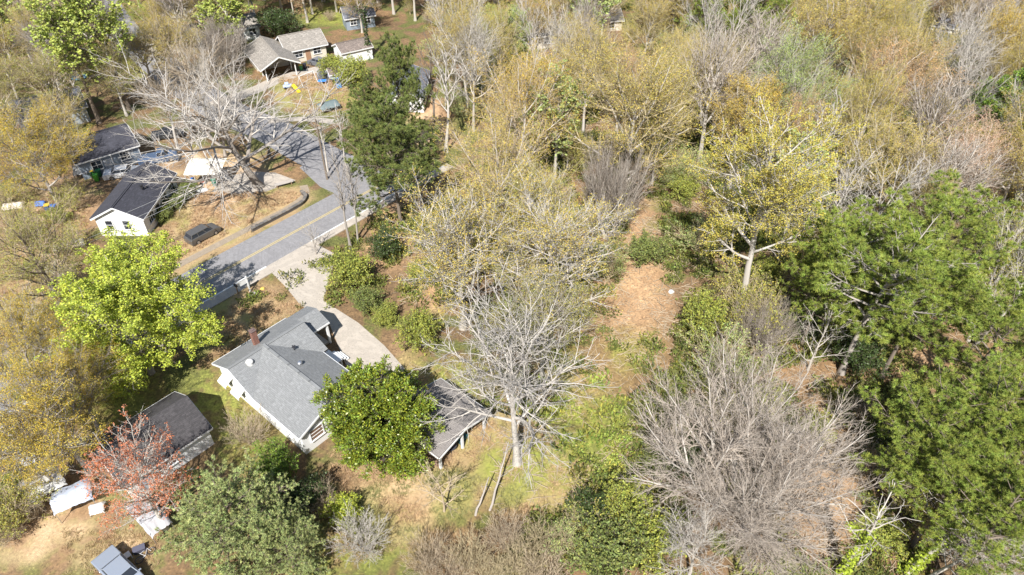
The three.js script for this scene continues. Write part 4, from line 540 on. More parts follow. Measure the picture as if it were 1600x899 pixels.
tarp('grey-blue tarpaulin half under the red maple', 108, 770, 3.0, 2.4, 2.0, [0.45, 0.49, 0.58], 0.55, 7); tarp('grey tarpaulin hung beside the shed under red maple twigs', 228, 800, 1.8, 4.2, 1.8, [0.42, 0.41, 0.42], 0.9, 9); tarp('tiny white square tarpaulin on bare earth left of the red maple', 149, 790, 1.2, 1.1, 0.8, [0.75, 0.7, 0.66], 0.3, 11); tarp('small pale tarpaulin under yellow-olive branches', 115, 688, 1.6, 0.9, 1.2, [0.6, 0.64, 0.66], 0.5, 13); tarp('white tarpaulin low beside the lime-green tree', 105, 378, 3.4, 1.8, 1.0, [0.72, 0.66, 0.6], 0.5, 15); tarp('pale sheet thrown over clutter at the far left edge', 18, 318, 2.6, 1.6, 0.8, [0.66, 0.58, 0.5], 0.2, 17); tarp('blue sheet over clutter in the left yard', 61, 315, 1.3, 1.0, 0.6, [0.06, 0.16, 0.55], 0.2, 18, 'tarpaulin');
tarp('grey-green cover thrown over a frame on the far lawn', 512, 160, 3.4, 2.8, 1.3, [0.16, 0.2, 0.2], 0.6, 21); tarp('glossy grey cover over a small vehicle beside the blue house', 126, 260, 2.2, 3.0, 1.5, [0.34, 0.34, 0.34], 0.4, 23);
{ const [x, z] = at(201, 872), t = thing('garden_chair', 'white plastic chair beside the silver car', 'chair', [x, 0, z], 2.4); const m = trimM; part('seat', box(0.55, 0.05, 0.5, 0, 0.43, 0, 0, 0.02), m, t); part('backrest', box(0.55, 0.5, 0.05, 0, 0.72, -0.25, 0, 0.02), m, t); for (const a of [-0.23, 0.23]) for (const b of [-0.2, 0.2]) part('leg', box(0.05, 0.42, 0.05, a, 0.21, b), m, t); }
{ const [x, z] = at(227, 869), t = thing('bicycle', 'small bicycle lying by the red maple trunk', 'bicycle', [x, 0.08, z], 0.9); for (const a of [-0.5, 0.5]) { const w = part('wheel', new THREE.TorusGeometry(0.32, 0.035, 8, 24).rotateX(1.45).translate(a, 0.03, 0.05), darkM, t); part('rim', new THREE.TorusGeometry(0.29, 0.015, 6, 24).rotateX(1.45).translate(a, 0.032, 0.05), metalM, w); } part('frame', [bar([-0.5, 0.05, 0.05], [0, 0.05, 0.1], 0.025), bar([0, 0.05, 0.1], [0.4, 0.06, -0.4], 0.025), bar([-0.2, 0.06, -0.4], [0.4, 0.06, -0.4], 0.025), bar([-0.2, 0.06, -0.45], [0, 0.05, 0.1], 0.025), bar([0.5, 0.05, 0.05], [0.38, 0.06, -0.55], 0.025)], mat([0.5, 0.5, 0.52], 0.4), t); part('saddle', box(0.24, 0.06, 0.12, -0.22, 0.08, -0.5, 0, 0.03), darkM, t); part('handlebar', bar([0.36, -0.02, -0.58], [0.4, 0.3, -0.58], 0.02), metalM, t); }
{ const [x, z] = at(219, 861), t = thing('tool_box', 'dark crate with a lid by the bicycle', 'crate', [x, 0, z], 0.5); part('crate_body', box(0.9, 0.4, 0.5, 0, 0.2, 0, 0, 0.03), mat([0.06, 0.06, 0.09]), t); part('lid', box(0.94, 0.06, 0.54, 0, 0.43, 0, 0, 0.02), mat([0.1, 0.1, 0.14]), t); }
{ const [x, z] = at(722, 690), t = thing('patio_chest', 'teal storage chest on the open carport floor', 'chest', [x, 0.14, z], UH); part('chest_body', box(1.0, 0.5, 0.55, 0, 0.25, 0, 0, 0.03), mat([0.04, 0.1, 0.11]), t); part('lid', box(1.04, 0.08, 0.6, 0, 0.54, 0, 0, 0.03), mat([0.06, 0.18, 0.19]), t); }
{ const [x, z] = at(704, 706), t = thing('garden_table', 'dark garden table on the open carport floor', 'table', [x, 0.14, z], UH); part('tabletop', new THREE.CylinderGeometry(0.6, 0.6, 0.05, 24).translate(0, 0.72, 0), mat([0.06, 0.06, 0.07], 0.4), t); for (let k = 0; k < 3; k++) part('leg', bar([Math.cos(k * 2.1) * 0.45, 0, Math.sin(k * 2.1) * 0.45], [0, 0.7, 0], 0.03), darkM, t); }
{ const [x, z] = at(124, 122), t = thing('paddling_pool', 'round pale blue paddling pool among the olive trees', 'paddling pool', [x, 0, z]); part('pool_wall', new THREE.TorusGeometry(1.15, 0.2, 10, 28).rotateX(Math.PI / 2).translate(0, 0.22, 0), mat([0.2, 0.5, 0.75], 0.4), t); part('pool_floor', new THREE.CylinderGeometry(1.15, 1.15, 0.04, 28).translate(0, 0.06, 0), mat([0.4, 0.7, 0.85], 0.3), t); }
// power line
{
  const poles = [roadPt(-16, -6.6), roadPt(26, -7.0), roadPt(66, -7)].map(([x, z], i) => { const t = thing('utility_pole', ['wooden utility pole behind the lime-green tree', 'wooden utility pole by the side street junction', 'wooden utility pole within the wood behind the pines'][i], 'utility pole', [x, 0, z], UH, 'poles of the street power line'); part('pole', new THREE.CylinderGeometry(0.11, 0.16, 9.4, 12).translate(0, 4.7, 0), B.brown.clone(), t); t.children[0].material.vertexColors = false; part('crossarm', box(0.1, 0.12, 2.2, 0, 8.6, 0), woodM, t); return [x, z]; });
  [[8.68, -0.9], [8.68, 0.9], [7.6, 0]].forEach(([y, o], k) => {
    const g = []; for (let i = 0; i < 2; i++) { const [a, b] = [poles[i], poles[i + 1]], pts = []; for (let s = 0; s <= 16; s++) { const q = s / 16; pts.push(V3(lerp(a[0], b[0], q) + right[0] * o, y - 3.6 * q * (1 - q), lerp(a[1], b[1], q) + right[1] * o)); } g.push(new THREE.TubeGeometry(new THREE.CatmullRomCurve3(pts), 24, 0.02, 4)); }
    tag(part('power_line', g, mat([0.4, 0.4, 0.4], 0.5), scene), ['power line on the far side of the crossarms along the street', 'power line on the street side of the crossarms', 'lowest sagging cable below the crossarms along the street'][k], 'power line');
  });
}

// ------------------------------------------------------------------ the trees one can tell apart; [x, z] from the middle of each crown and its height above the ground
const spots = [];   // every crown: x, z, radius, height, for the spacing of the wood
function put(k, name, label, category, px, py, H, rad, o = {}) {
  const hc = o.hc ?? H * 0.68, [x, z] = o.base ? at(...o.base) : at(px, py, hc), p = K[k];
  if (!p.R) { const g = p.foliage ?? p.branches ?? p.trunk; g.computeBoundingBox(); const b = g.boundingBox; p.R = (b.max.x - b.min.x + b.max.z - b.min.z) / 4; p.trunk.computeBoundingBox(); p.T = Math.max(b.max.y, p.trunk.boundingBox.max.y); }
  spots.push([x, z, rad, H]);
  return tree(k, name, label, category, [x, z], { ...o, s: rad / p.R, sy: H / p.T, turn: o.turn ?? (spots.length * 2.399) % 6.283 });
}
const T = 'tree', SH = 'shrub';
put('gaunt', 'bare_tree', 'white-limbed bare tree standing alone by the open carport', T, 805, 590, 22, 8.4, { base: [808, 728], wood: B.pale, turn: 2.1 });
put('fan', 'bare_tree', 'wide fan-shaped bare tree with pinkish grey twigs above the dark ravine', T, 1175, 665, 14.5, 11.2, { base: [1150, 780], wood: B.pale, twig: B.pink });
put('poplar', 'budding_tree', 'tall tree with yellow buds and a long bare pale trunk beside the green bush', T, 1195, 270, 25, 8.2, { base: [1155, 488], wood: B.pale, leaf: F.yellow });
put('oak', 'bare_oak', 'huge bare oak with dark trunk leaning over the tarpaulin carport', T, 340, 160, 21, 16.5, { base: [405, 292], wood: B.oak, twig: B.pale, turn: 0.3 });
put('leafy', 'leafy_tree', 'bright lime-green broad tree between the street and the white shed', T, 186, 480, 15, 8.4, { wood: B.grey, leaf: F.lime, hc: 9 });
put('magnolia', 'magnolia_tree', 'glossy dense evergreen magnolia against the back of the grey-roofed house', T, 584, 634, 12, 5.8, { wood: B.dark, leaf: F.magnolia, hc: 7.2 });
put('maple', 'maple_tree', 'red-budding maple in front of the white shed', T, 198, 724, 13, 4.3, { wood: B.silver, leaf: F.red, hc: 9 });
put('cedar', 'cedar_tree', 'grey-green feathery cedar at the bottom edge right of the red maple', T, 355, 812, 10.5, 5.4, { wood: B.brown, leaf: F.cedar, hc: 5.6 });
put('cedar', 'cedar_tree', 'smaller grey-green cedar right beside the large feathery one', T, 440, 840, 8, 3.4, { wood: B.brown, leaf: F.cedar, hc: 4.6, turn: 1 });
put('darkpine', 'pine_tree', 'tall dark pine at the street junction in front of the other pine', T, 612, 235, 19, 6.6, { wood: B.brown, leaf: F.pine2, hc: 11 });
put('darkpine', 'pine_tree', 'shorter dark pine squeezed against the left of the junction pine', T, 575, 190, 15, 4.4, { wood: B.brown, leaf: F.pine2, hc: 9, turn: 4 });
put('darkpine', 'pine_tree', 'taller far pine whose pointed top rises beside the long garage', T, 618, 125, 21, 4.8, { wood: B.brown, leaf: F.pine2, hc: 14, turn: 2.2 });
put('pine2', 'pine_tree', 'broad bright green pine crown in the middle of the right-hand pine group', T, 1385, 425, 20, 7.8, { wood: B.grey, leaf: F.pine, hc: 13.5 });
put('pine2', 'pine_tree', 'bright pine spreading at the top right of the pine group beside the bare slope', T, 1485, 380, 18, 6.6, { wood: B.brown, leaf: F.pine, hc: 12, turn: 3 });
put('pine2', 'pine_tree', 'pine filling the upper left of the pine group beneath the green-tan tree', T, 1325, 400, 17, 5.6, { wood: B.brown, leaf: F.pine, hc: 11.5, turn: 2.5 });
put('pine2', 'pine_tree', 'pine in the heart of the pine group below the two broad crowns', T, 1440, 465, 16, 5.6, { wood: B.brown, leaf: F.pine, hc: 11, turn: 0.4 });
put('pine', 'pine_tree', 'paler pine at the left end of the pine group', T, 1290, 440, 14, 4.2, { wood: B.brown, leaf: F.pine, hc: 9 });
put('pine2', 'pine_tree', 'green pine at the right edge above the big lower pines', T, 1572, 505, 17, 5.6, { wood: B.brown, leaf: F.pine, hc: 12, turn: 5 });
put('pine2', 'pine_tree', 'big green pine left in the lower pine group over the dark hollow', T, 1475, 662, 16, 5.3, { wood: B.brown, leaf: F.pine, hc: 12, turn: 1 });
put('pine', 'pine_tree', 'big green pine at the right edge of the lower pine group', T, 1562, 660, 18, 6.2, { wood: B.brown, leaf: F.pine, hc: 12 });
put('pine2', 'pine_tree', 'green pine low in the right corner group above the bare snags', T, 1500, 745, 14, 4.9, { wood: B.brown, leaf: F.pine, hc: 9.5, turn: 2 });
put('pine', 'pine_tree', 'green pine filling the lower right corner', T, 1575, 800, 15, 5.4, { wood: B.brown, leaf: F.pine, hc: 10.5, turn: 4 });
put('pine2', 'pine_tree', 'pine at the lower right corner edge half out of sight', T, 1610, 745, 17, 5.6, { wood: B.brown, leaf: F.pine, hc: 11, turn: 0.6 });
// lower left and the near yard
put('dense', 'budding_tree', 'yellow-olive budding tree at the left edge below the lime-green tree', T, 62, 622, 15, 6.6, { wood: B.grey, leaf: F.ochre, hc: 10 });
put('dense', 'budding_tree', 'second yellow-olive budding tree nearer the white shed', T, 100, 580, 12, 4.0, { wood: B.grey, leaf: F.ochre, hc: 8 });
put('dense', 'budding_tree', 'yellow-olive budding tree at the left edge above the tarpaulins', T, 18, 668, 11, 3.4, { wood: B.grey, leaf: F.ochre, hc: 9, turn: 3 });
put('dense', 'budding_tree', 'golden-olive tree at the left edge over the left yard', T, 38, 215, 16, 7.5, { wood: B.grey, leaf: F.ochre, hc: 10.5 });
put('dense', 'budding_tree', 'golden-olive tree just left of the slate-blue house', T, 76, 180, 13, 4.0, { wood: B.grey, leaf: F.ochre, hc: 9.5, turn: 4 });
put('wide', 'budding_tree', 'brown-olive tree with dark forked trunk at the left edge', T, 45, 380, 16, 6.5, { wood: B.brown, twig: B.tanwood, leaf: F.olive, hc: 10.5, turn: 2 });
put('sapling', 'bare_sapling', 'small white bare sapling leaning at the left edge below the forked tree', T, 40, 480, 8, 2.8, { wood: B.silver, hc: 5 });
put('sapling', 'bare_sapling', 'whitish bare sapling left of the lime-green tree top', T, 85, 415, 6, 2.4, { wood: B.silver, hc: 4 });
put('wide2', 'budding_tree', 'olive tree with whitish crooked limbs above the grey-blue house', T, 62, 120, 15, 7, { wood: B.silver, twig: B.tanwood, leaf: F.olive, hc: 10 });
put('wide', 'budding_tree', 'tan olive tree between the grey-blue house and the bare oak', T, 170, 108, 13, 5.5, { wood: B.pale, twig: B.tanwood, leaf: F.olive, hc: 8, turn: 5 });
put('wide2', 'bare_tree', 'tan twiggy tree left of the bare oak crown', T, 250, 150, 13, 5, { wood: B.pale, twig: B.tanwood, hc: 8.5, turn: 1 });
put('airy', 'leafy_tree', 'tall fresh-green tree with long thin dark trunk near the far street', T, 95, 48, 21, 5.6, { wood: B.brown, leaf: F.spring, hc: 15 });
put('airy', 'leafy_tree', 'second tall fresh-green tree right of the first near the far street', T, 148, 30, 22, 5.2, { wood: B.brown, leaf: F.spring, hc: 15, turn: 3.3 });
put('leafy', 'leafy_tree', 'small fresh-green tree at the top edge left of the far white house', T, 235, 20, 9, 4.4, { wood: B.brown, leaf: F.spring, hc: 6 });
put('bush', 'evergreen_bush', 'dark evergreen bush behind the tan-roofed house', SH, 440, 34, 6, 5.2, { wood: B.brown, leaf: F.ever, hc: 3 });
put('bush', 'leafy_bush', 'yellow-green bush between the playhouse and the tall pines', SH, 545, 112, 5, 4.0, { wood: B.brown, leaf: F.bush, hc: 2.5 });
put('bush', 'leafy_bush', 'second yellow-green bush right below the rusty-roofed outbuilding', SH, 522, 104, 4, 3.2, { wood: B.brown, leaf: F.bush, hc: 2 });
put('snag', 'ivy_tree', 'leaning trunk wrapped in dark ivy beside the rusty-roofed outbuilding', T, 568, 50, 16, 4, { base: [577, 92], wood: B.brown });
put('oak', 'bare_oak', 'bare tree with grey trunk just behind the tarpaulin carport', T, 330, 150, 19, 6.5, { base: [352, 245], wood: B.grey, twig: B.silver, turn: 4 });
put('wide', 'bare_tree', 'pale bare tree in front of the tan-roofed house drive', T, 300, 105, 15, 7, { wood: B.silver, twig: B.tanwood, hc: 10, turn: 2 });
put('fan', 'bare_tree', 'spreading pinkish bare tree left of the tan-roofed house', T, 330, 55, 11, 7, { wood: B.pale, twig: B.pink, hc: 7, turn: 1 });
put('slender', 'bare_tree', 'thin bare trunk beside the street where the pavement ends', T, 530, 310, 15, 2.1, { base: [548, 388], wood: B.grey });
put('slender', 'bare_tree', 'second thin bare trunk close by the pavement end', T, 545, 320, 13, 1.8, { base: [560, 380], wood: B.grey, turn: 2 });
put('slender', 'bare_tree', 'pale thin bare tree at the corner of the junction', T, 480, 220, 11, 1.8, { base: [512, 268], wood: B.pale, turn: 4 });
put('slender', 'bare_tree', 'pale thin bare tree between the junction and the dark pine', T, 530, 230, 12, 1.8, { base: [545, 280], wood: B.pale, turn: 1 });
put('sapling', 'bare_sapling', 'small bare sapling on the verge by the driveway mouth', T, 492, 380, 5, 2, { base: [494, 398], wood: B.grey });
put('bush', 'leafy_bush', 'yellow-green evergreen bush at the corner of the driveway', SH, 543, 425, 5, 3.1, { wood: B.brown, leaf: F.bush, hc: 2.6 });
put('bush', 'leafy_bush', 'darker low bush beside the driveway', SH, 575, 470, 3.4, 2.2, { wood: B.brown, leaf: F.shrub, hc: 1.6 });
put('bush', 'leafy_bush', 'greenish low bush at the driveway edge near the wood', SH, 600, 492, 2.6, 1.8, { wood: B.brown, leaf: F.bush, hc: 1.2 });
put('bush', 'leafy_bush', 'leafy bush between the driveway end and the tan trees', SH, 655, 520, 4.6, 2.6, { wood: B.brown, leaf: F.bush, hc: 2.2 });
put('brush', 'bare_brush', 'bare brown brush between the white shed and the long white wall', SH, 385, 672, 4, 2.4, { wood: B.tanwood, hc: 2 });
put('bush', 'leafy_bush', 'fresh-green bush below the bare brown brush', SH, 425, 728, 3.4, 2.4, { wood: B.brown, leaf: F.fresh, hc: 1.6 });
put('brush', 'bare_brush', 'grey-tan bare shrub near the rear corner of the grey-roofed house', SH, 500, 772, 3.4, 1.8, { wood: B.tanwood, hc: 2.4 });
put('bush', 'leafy_bush', 'dark evergreen bush shading the lawn by the grey-tan shrub', SH, 470, 768, 3.6, 2.2, { wood: B.brown, leaf: F.ever, hc: 2.4 });
put('bush', 'leafy_bush', 'lime-green shrub alone on the lower lawn', SH, 535, 800, 2.6, 1.7, { wood: B.brown, leaf: F.lime, hc: 1.2 });
put('brush', 'bare_brush', 'silvery bare shrub below the lime-green shrub', SH, 562, 838, 4, 2.8, { wood: B.silver, hc: 2 });
put('sapling', 'bare_sapling', 'small grey-brown bare tree on the lawn in front of the open carport', T, 698, 752, 6.5, 2.6, { base: [694, 800], wood: B.tanwood });
for (const [px, py, w, l] of [[668, 870, 'tanwood', 'leftmost tan brush in the thicket along the bottom edge'], [730, 868, 'straw', 'straw-pale brush right of the leftmost one in the bottom thicket'], [790, 838, 'tanwood', 'tan brush at the top of the bottom edge thicket'], [845, 850, 'straw', 'straw-pale brush at the right shoulder of the bottom thicket'], [760, 905, 'straw', 'straw-pale brush lowest in the middle of the bottom thicket'], [700, 905, 'tanwood', 'tan brush lowest at the left of the bottom thicket'], [850, 900, 'tanwood', 'tan brush lowest at the right of the bottom thicket'], [810, 890, 'straw', 'straw-pale brush in the middle right of the bottom thicket']]) put('brush', 'bare_brush', l, SH, px, py, 3.6, 2.3, { wood: B[w], hc: 1.8, group: 'brush in the bottom edge thicket' });
put('bush', 'leafy_bush', 'olive-green bush at the lip of the dark ravine', SH, 985, 790, 4.5, 2.8, { wood: B.brown, leaf: F.bush, hc: 2 }); put('bush', 'leafy_bush', 'broad olive bush at the bottom edge below the ravine', SH, 945, 858, 5, 3.6, { wood: B.brown, leaf: F.shrub, hc: 2 }); put('bush', 'leafy_bush', 'yellow-olive bush at the bottom edge under white bare limbs', SH, 1020, 850, 4.5, 3, { wood: B.brown, leaf: F.bush, hc: 2 }); put('bush', 'evergreen_bush', 'very dark bush inside the ravine below the lawn edge', SH, 925, 800, 4, 2.2, { wood: B.dark, leaf: F.ever, hc: 1.6 });
put('gaunt', 'bare_tree', 'low crooked white tree at the bottom edge in front of the fan-shaped tree', T, 1085, 838, 9, 3.8, { base: [1075, 905], wood: B.silver, turn: 1 });
put('bush', 'leafy_bush', 'bright green bush at the right side of the brown clearing', SH, 1105, 497, 5, 3, { wood: B.brown, leaf: F.bush, hc: 2.6 });
put('bush', 'leafy_bush', 'dark green bush at the left rim of the brown clearing under tan twigs', SH, 1010, 395, 4, 3, { wood: B.brown, leaf: F.shrub, hc: 1.8 });
put('fan', 'bare_tree', 'small purple-grey bare tree between the green bush and the pines', T, 1200, 500, 8, 3.8, { wood: B.pink, hc: 5, turn: 3 });
put('sapling', 'bare_sapling', 'white bare sapling against the foot of the pine group', T, 1275, 540, 9, 3, { base: [1262, 580], wood: B.silver });
put('snag', 'ivy_snag', 'snag with yellow-green ivy on its trunk at the bottom edge left of the other', T, 1370, 790, 11, 3.4, { base: [1312, 905], wood: B.silver });
put('snag', 'ivy_snag', 'snag with ivy leaning right at the bottom edge below the pines', T, 1450, 840, 10, 4, { base: [1415, 895], wood: B.silver, turn: 3, lean: [0.25, 0] });
put('gaunt', 'bare_tree', 'leaning white bare tree at the bottom edge right of the ivy snags', T, 1520, 830, 9, 4.6, { base: [1450, 905], wood: B.silver, lean: [0.35, 0] });
// crowns of the wood
put('wide2', 'budding_tree', 'broad tan tree with white limbs left of the brown clearing', T, 850, 385, 20, 8.6, { wood: B.silver, twig: B.pale, leaf: F.tan, hc: 12.5 });
put('wide', 'budding_tree', 'large tan-budded tree above the driveway end', T, 715, 375, 19, 8.8, { wood: B.silver, twig: B.pale, leaf: F.tan, hc: 12, turn: 2 });
put('wide', 'budding_tree', 'tan domed crown right of the dark pine', T, 780, 272, 21, 7.6, { wood: B.pale, twig: B.tanwood, leaf: F.tan, hc: 14 });
put('wide2', 'budding_tree', 'pale yellow-tan great crown in the upper middle of the wood', T, 985, 160, 24, 9.6, { wood: B.silver, twig: B.straw, leaf: F.tan, hc: 16 });
put('wide', 'budding_tree', 'orange-tan crown left of the great pale yellow one', T, 815, 160, 21, 8, { wood: B.pale, twig: B.tanwood, leaf: F.gold, hc: 14, turn: 4 });
put('upright', 'bare_tree', 'pinkish grey upright bare tree right of the great pale crown', T, 1120, 115, 23, 6.6, { wood: B.silver, twig: B.pink, hc: 15 });
put('dense', 'leafy_tree', 'upright pale green tree between the pinkish bare tree and the far pines', T, 1238, 108, 23, 7.6, { wood: B.pale, twig: B.pale, leaf: F.pale, hc: 15, turn: 1 });
put('wide2', 'budding_tree', 'orange-tan tree with white limbs leaning to the right above the yellow tree', T, 1375, 110, 19, 9, { wood: B.silver, twig: B.tanwood, leaf: F.orange, hc: 12.5, lean: [0.28, 0], turn: 3 });
put('wide', 'budding_tree', 'green-tan tree with whitish limbs right of the yellow poplar', T, 1395, 245, 17, 7.4, { wood: B.silver, twig: B.straw, leaf: F.tan, hc: 11 });
put('wide2', 'budding_tree', 'salmon-tinted tree above the pine group near the right edge', T, 1510, 245, 17, 7.6, { wood: B.silver, twig: B.tanwood, leaf: F.salmon, hc: 11, turn: 5 });
put('gaunt', 'budding_tree', 'white crooked tree high on the right', T, 1510, 75, 19, 7, { wood: B.silver, twig: B.silver, hc: 13 });
put('magnolia', 'evergreen_tree', 'dark leafy evergreen at the right edge above the bare slope', T, 1570, 175, 16, 6.4, { wood: B.brown, leaf: F.fresh, hc: 9 });
put('fan', 'bare_tree', 'purple-grey bare tree behind the brown clearing', T, 958, 280, 15, 5.6, { wood: B.pale, twig: B.pink, hc: 9, turn: 2 });
put('gaunt', 'bare_tree', 'tall white-trunked bare tree left of the orange-tan crown', T, 735, 70, 21, 6, { wood: B.silver, hc: 14, turn: 5 });
put('wide', 'bare_tree', 'greyish tan tree in front of the pale-roofed cottage', T, 262, 62, 14, 6.5, { wood: B.pale, twig: B.tanwood, leaf: F.tan, hc: 9, turn: 2 });
put('wide2', 'budding_tree', 'tan budding tree left of the pale-roofed cottage', T, 215, 75, 13, 6, { wood: B.pale, twig: B.tanwood, leaf: F.tan, hc: 8, turn: 1 });
put('dense', 'budding_tree', 'olive-gold tree hiding the street bend left of the lime-green tree', T, 10, 520, 13, 5.5, { wood: B.grey, leaf: F.ochre, hc: 9, turn: 3 });
put('slender', 'bare_tree', 'thin pale trunk right of the long garage', T, 690, 130, 18, 3.4, { wood: B.pale, hc: 11 }); put('slender', 'bare_tree', 'thin dark trunk close to the long garage wall', T, 668, 120, 18, 3, { wood: B.brown, hc: 11, turn: 3 });
put('wide', 'bare_tree', 'grey twiggy tree at the top right of the white-limbed lone tree', T, 850, 505, 13, 5.6, { wood: B.silver, twig: B.grey, leaf: F.olive, hc: 8, turn: 4 });
put('forked', 'bare_tree', 'white bare twin-trunked tree on the top edge behind the orange-tan crown', T, 850, 50, 20, 6, { wood: B.silver, hc: 13 });
put('wide', 'bare_tree', 'purple-brown bare crown at the top edge left of the great pale crown', T, 915, 60, 15, 6, { wood: B.pale, twig: B.pink, hc: 10 });
put('pine', 'pine_tree', 'far green pine on the top edge behind the pinkish bare tree', T, 1105, 22, 19, 6, { wood: B.brown, leaf: F.pine, hc: 12 }); put('pine2', 'pine_tree', 'far green pine on the top edge behind the pale green tree', T, 1190, 20, 20, 6.6, { wood: B.brown, leaf: F.pine, hc: 13, turn: 2 }); put('leafy', 'leafy_tree', 'yellow-green young tree at the top edge between tan crowns', T, 790, 45, 14, 6, { wood: B.brown, leaf: F.pale, hc: 9 });
for (const [px, py, l, f] of [[262, 72, 'tan', 'tan'], [288, 16, 'olive', 'olive'], [566, 36, 'brownish', 'gold'], [940, 44, 'pale yellow', 'tan'], [836, 68, 'orange-tan', 'gold'], [1462, 52, 'salmon', 'salmon'], [20, 66, 'dark olive', 'olive']]) put('wide', 'budding_tree', l + ' tree standing just in front of the ' + ({ 262: 'pale-roofed cottage', 288: 'farthest small white house', 566: 'bluish far shed', 940: 'far tan cottage', 836: 'far pale house', 1462: 'far grey-roofed cottage', 20: 'dark-roofed corner house' })[px], T, px, py - 30, 12, 5.4, { base: [px, py + 15], wood: B.pale, twig: B.tanwood, leaf: F[f] });
for (const [l, a, b, h] of [['grey dead trunk leaning beside the lone white-limbed tree', [766, 798], [795, 690], 4.5], ['shorter dead trunk leaning left of the lone white-limbed tree', [742, 806], [764, 745], 3]]) {   // snapped trunks
  const [x0, z0] = at(...a), [x1, z1] = at(...b, h), m = new MB(), r = rng(h * 10), pts = [], rs = []; for (let i = 0; i <= 10; i++) { const q = i / 10; pts.push(V3((x1 - x0) * q + (r() - 0.5) * 0.12, -0.1 + h * q, (z1 - z0) * q + (r() - 0.5) * 0.12)); rs.push(lerp(0.12, 0.04, q)); } m.tube(pts, rs, 8);
  const t = thing('dead_trunk', l, 'dead tree', [x0, groundY(x0, z0), z0]); part('trunk', m.geo(), B.grey, t); const k = new MB(); for (let i = 4; i < 10; i += 2) { const p = pts[i], d = V3(r() - 0.5, 0.5, r() - 0.5).normalize(); k.tube([p, p.clone().addScaledVector(d, 0.7), p.clone().addScaledVector(d, 1.1).add(V3(0.15, 0.1, 0))], [0.03, 0.018, 0.004], 5); } part('branches', k.geo(), B.grey, t, 'stuff');
}
// hedge by the white bungalow
{ const a = at(248, 345), b = at(300, 300), t = thing('hedge', 'clipped dark green hedge along the front of the white bungalow', 'hedge'), r = rng(77); for (let i = 0; i < 6; i++) { const q = i / 5, m = part('hedge_bush', K.bush.foliage, F.shrub, t, 'stuff'); m.position.set(lerp(a[0], b[0], q), -0.2, lerp(a[1], b[1], q)); m.scale.set(0.62, 0.5, 0.62); m.rotation.y = i * 1.7; const w = part('stems', K.bush.trunk, B.brown, t, 'stuff'); w.position.copy(m.position); w.scale.copy(m.scale); w.rotation.y = m.rotation.y; } }
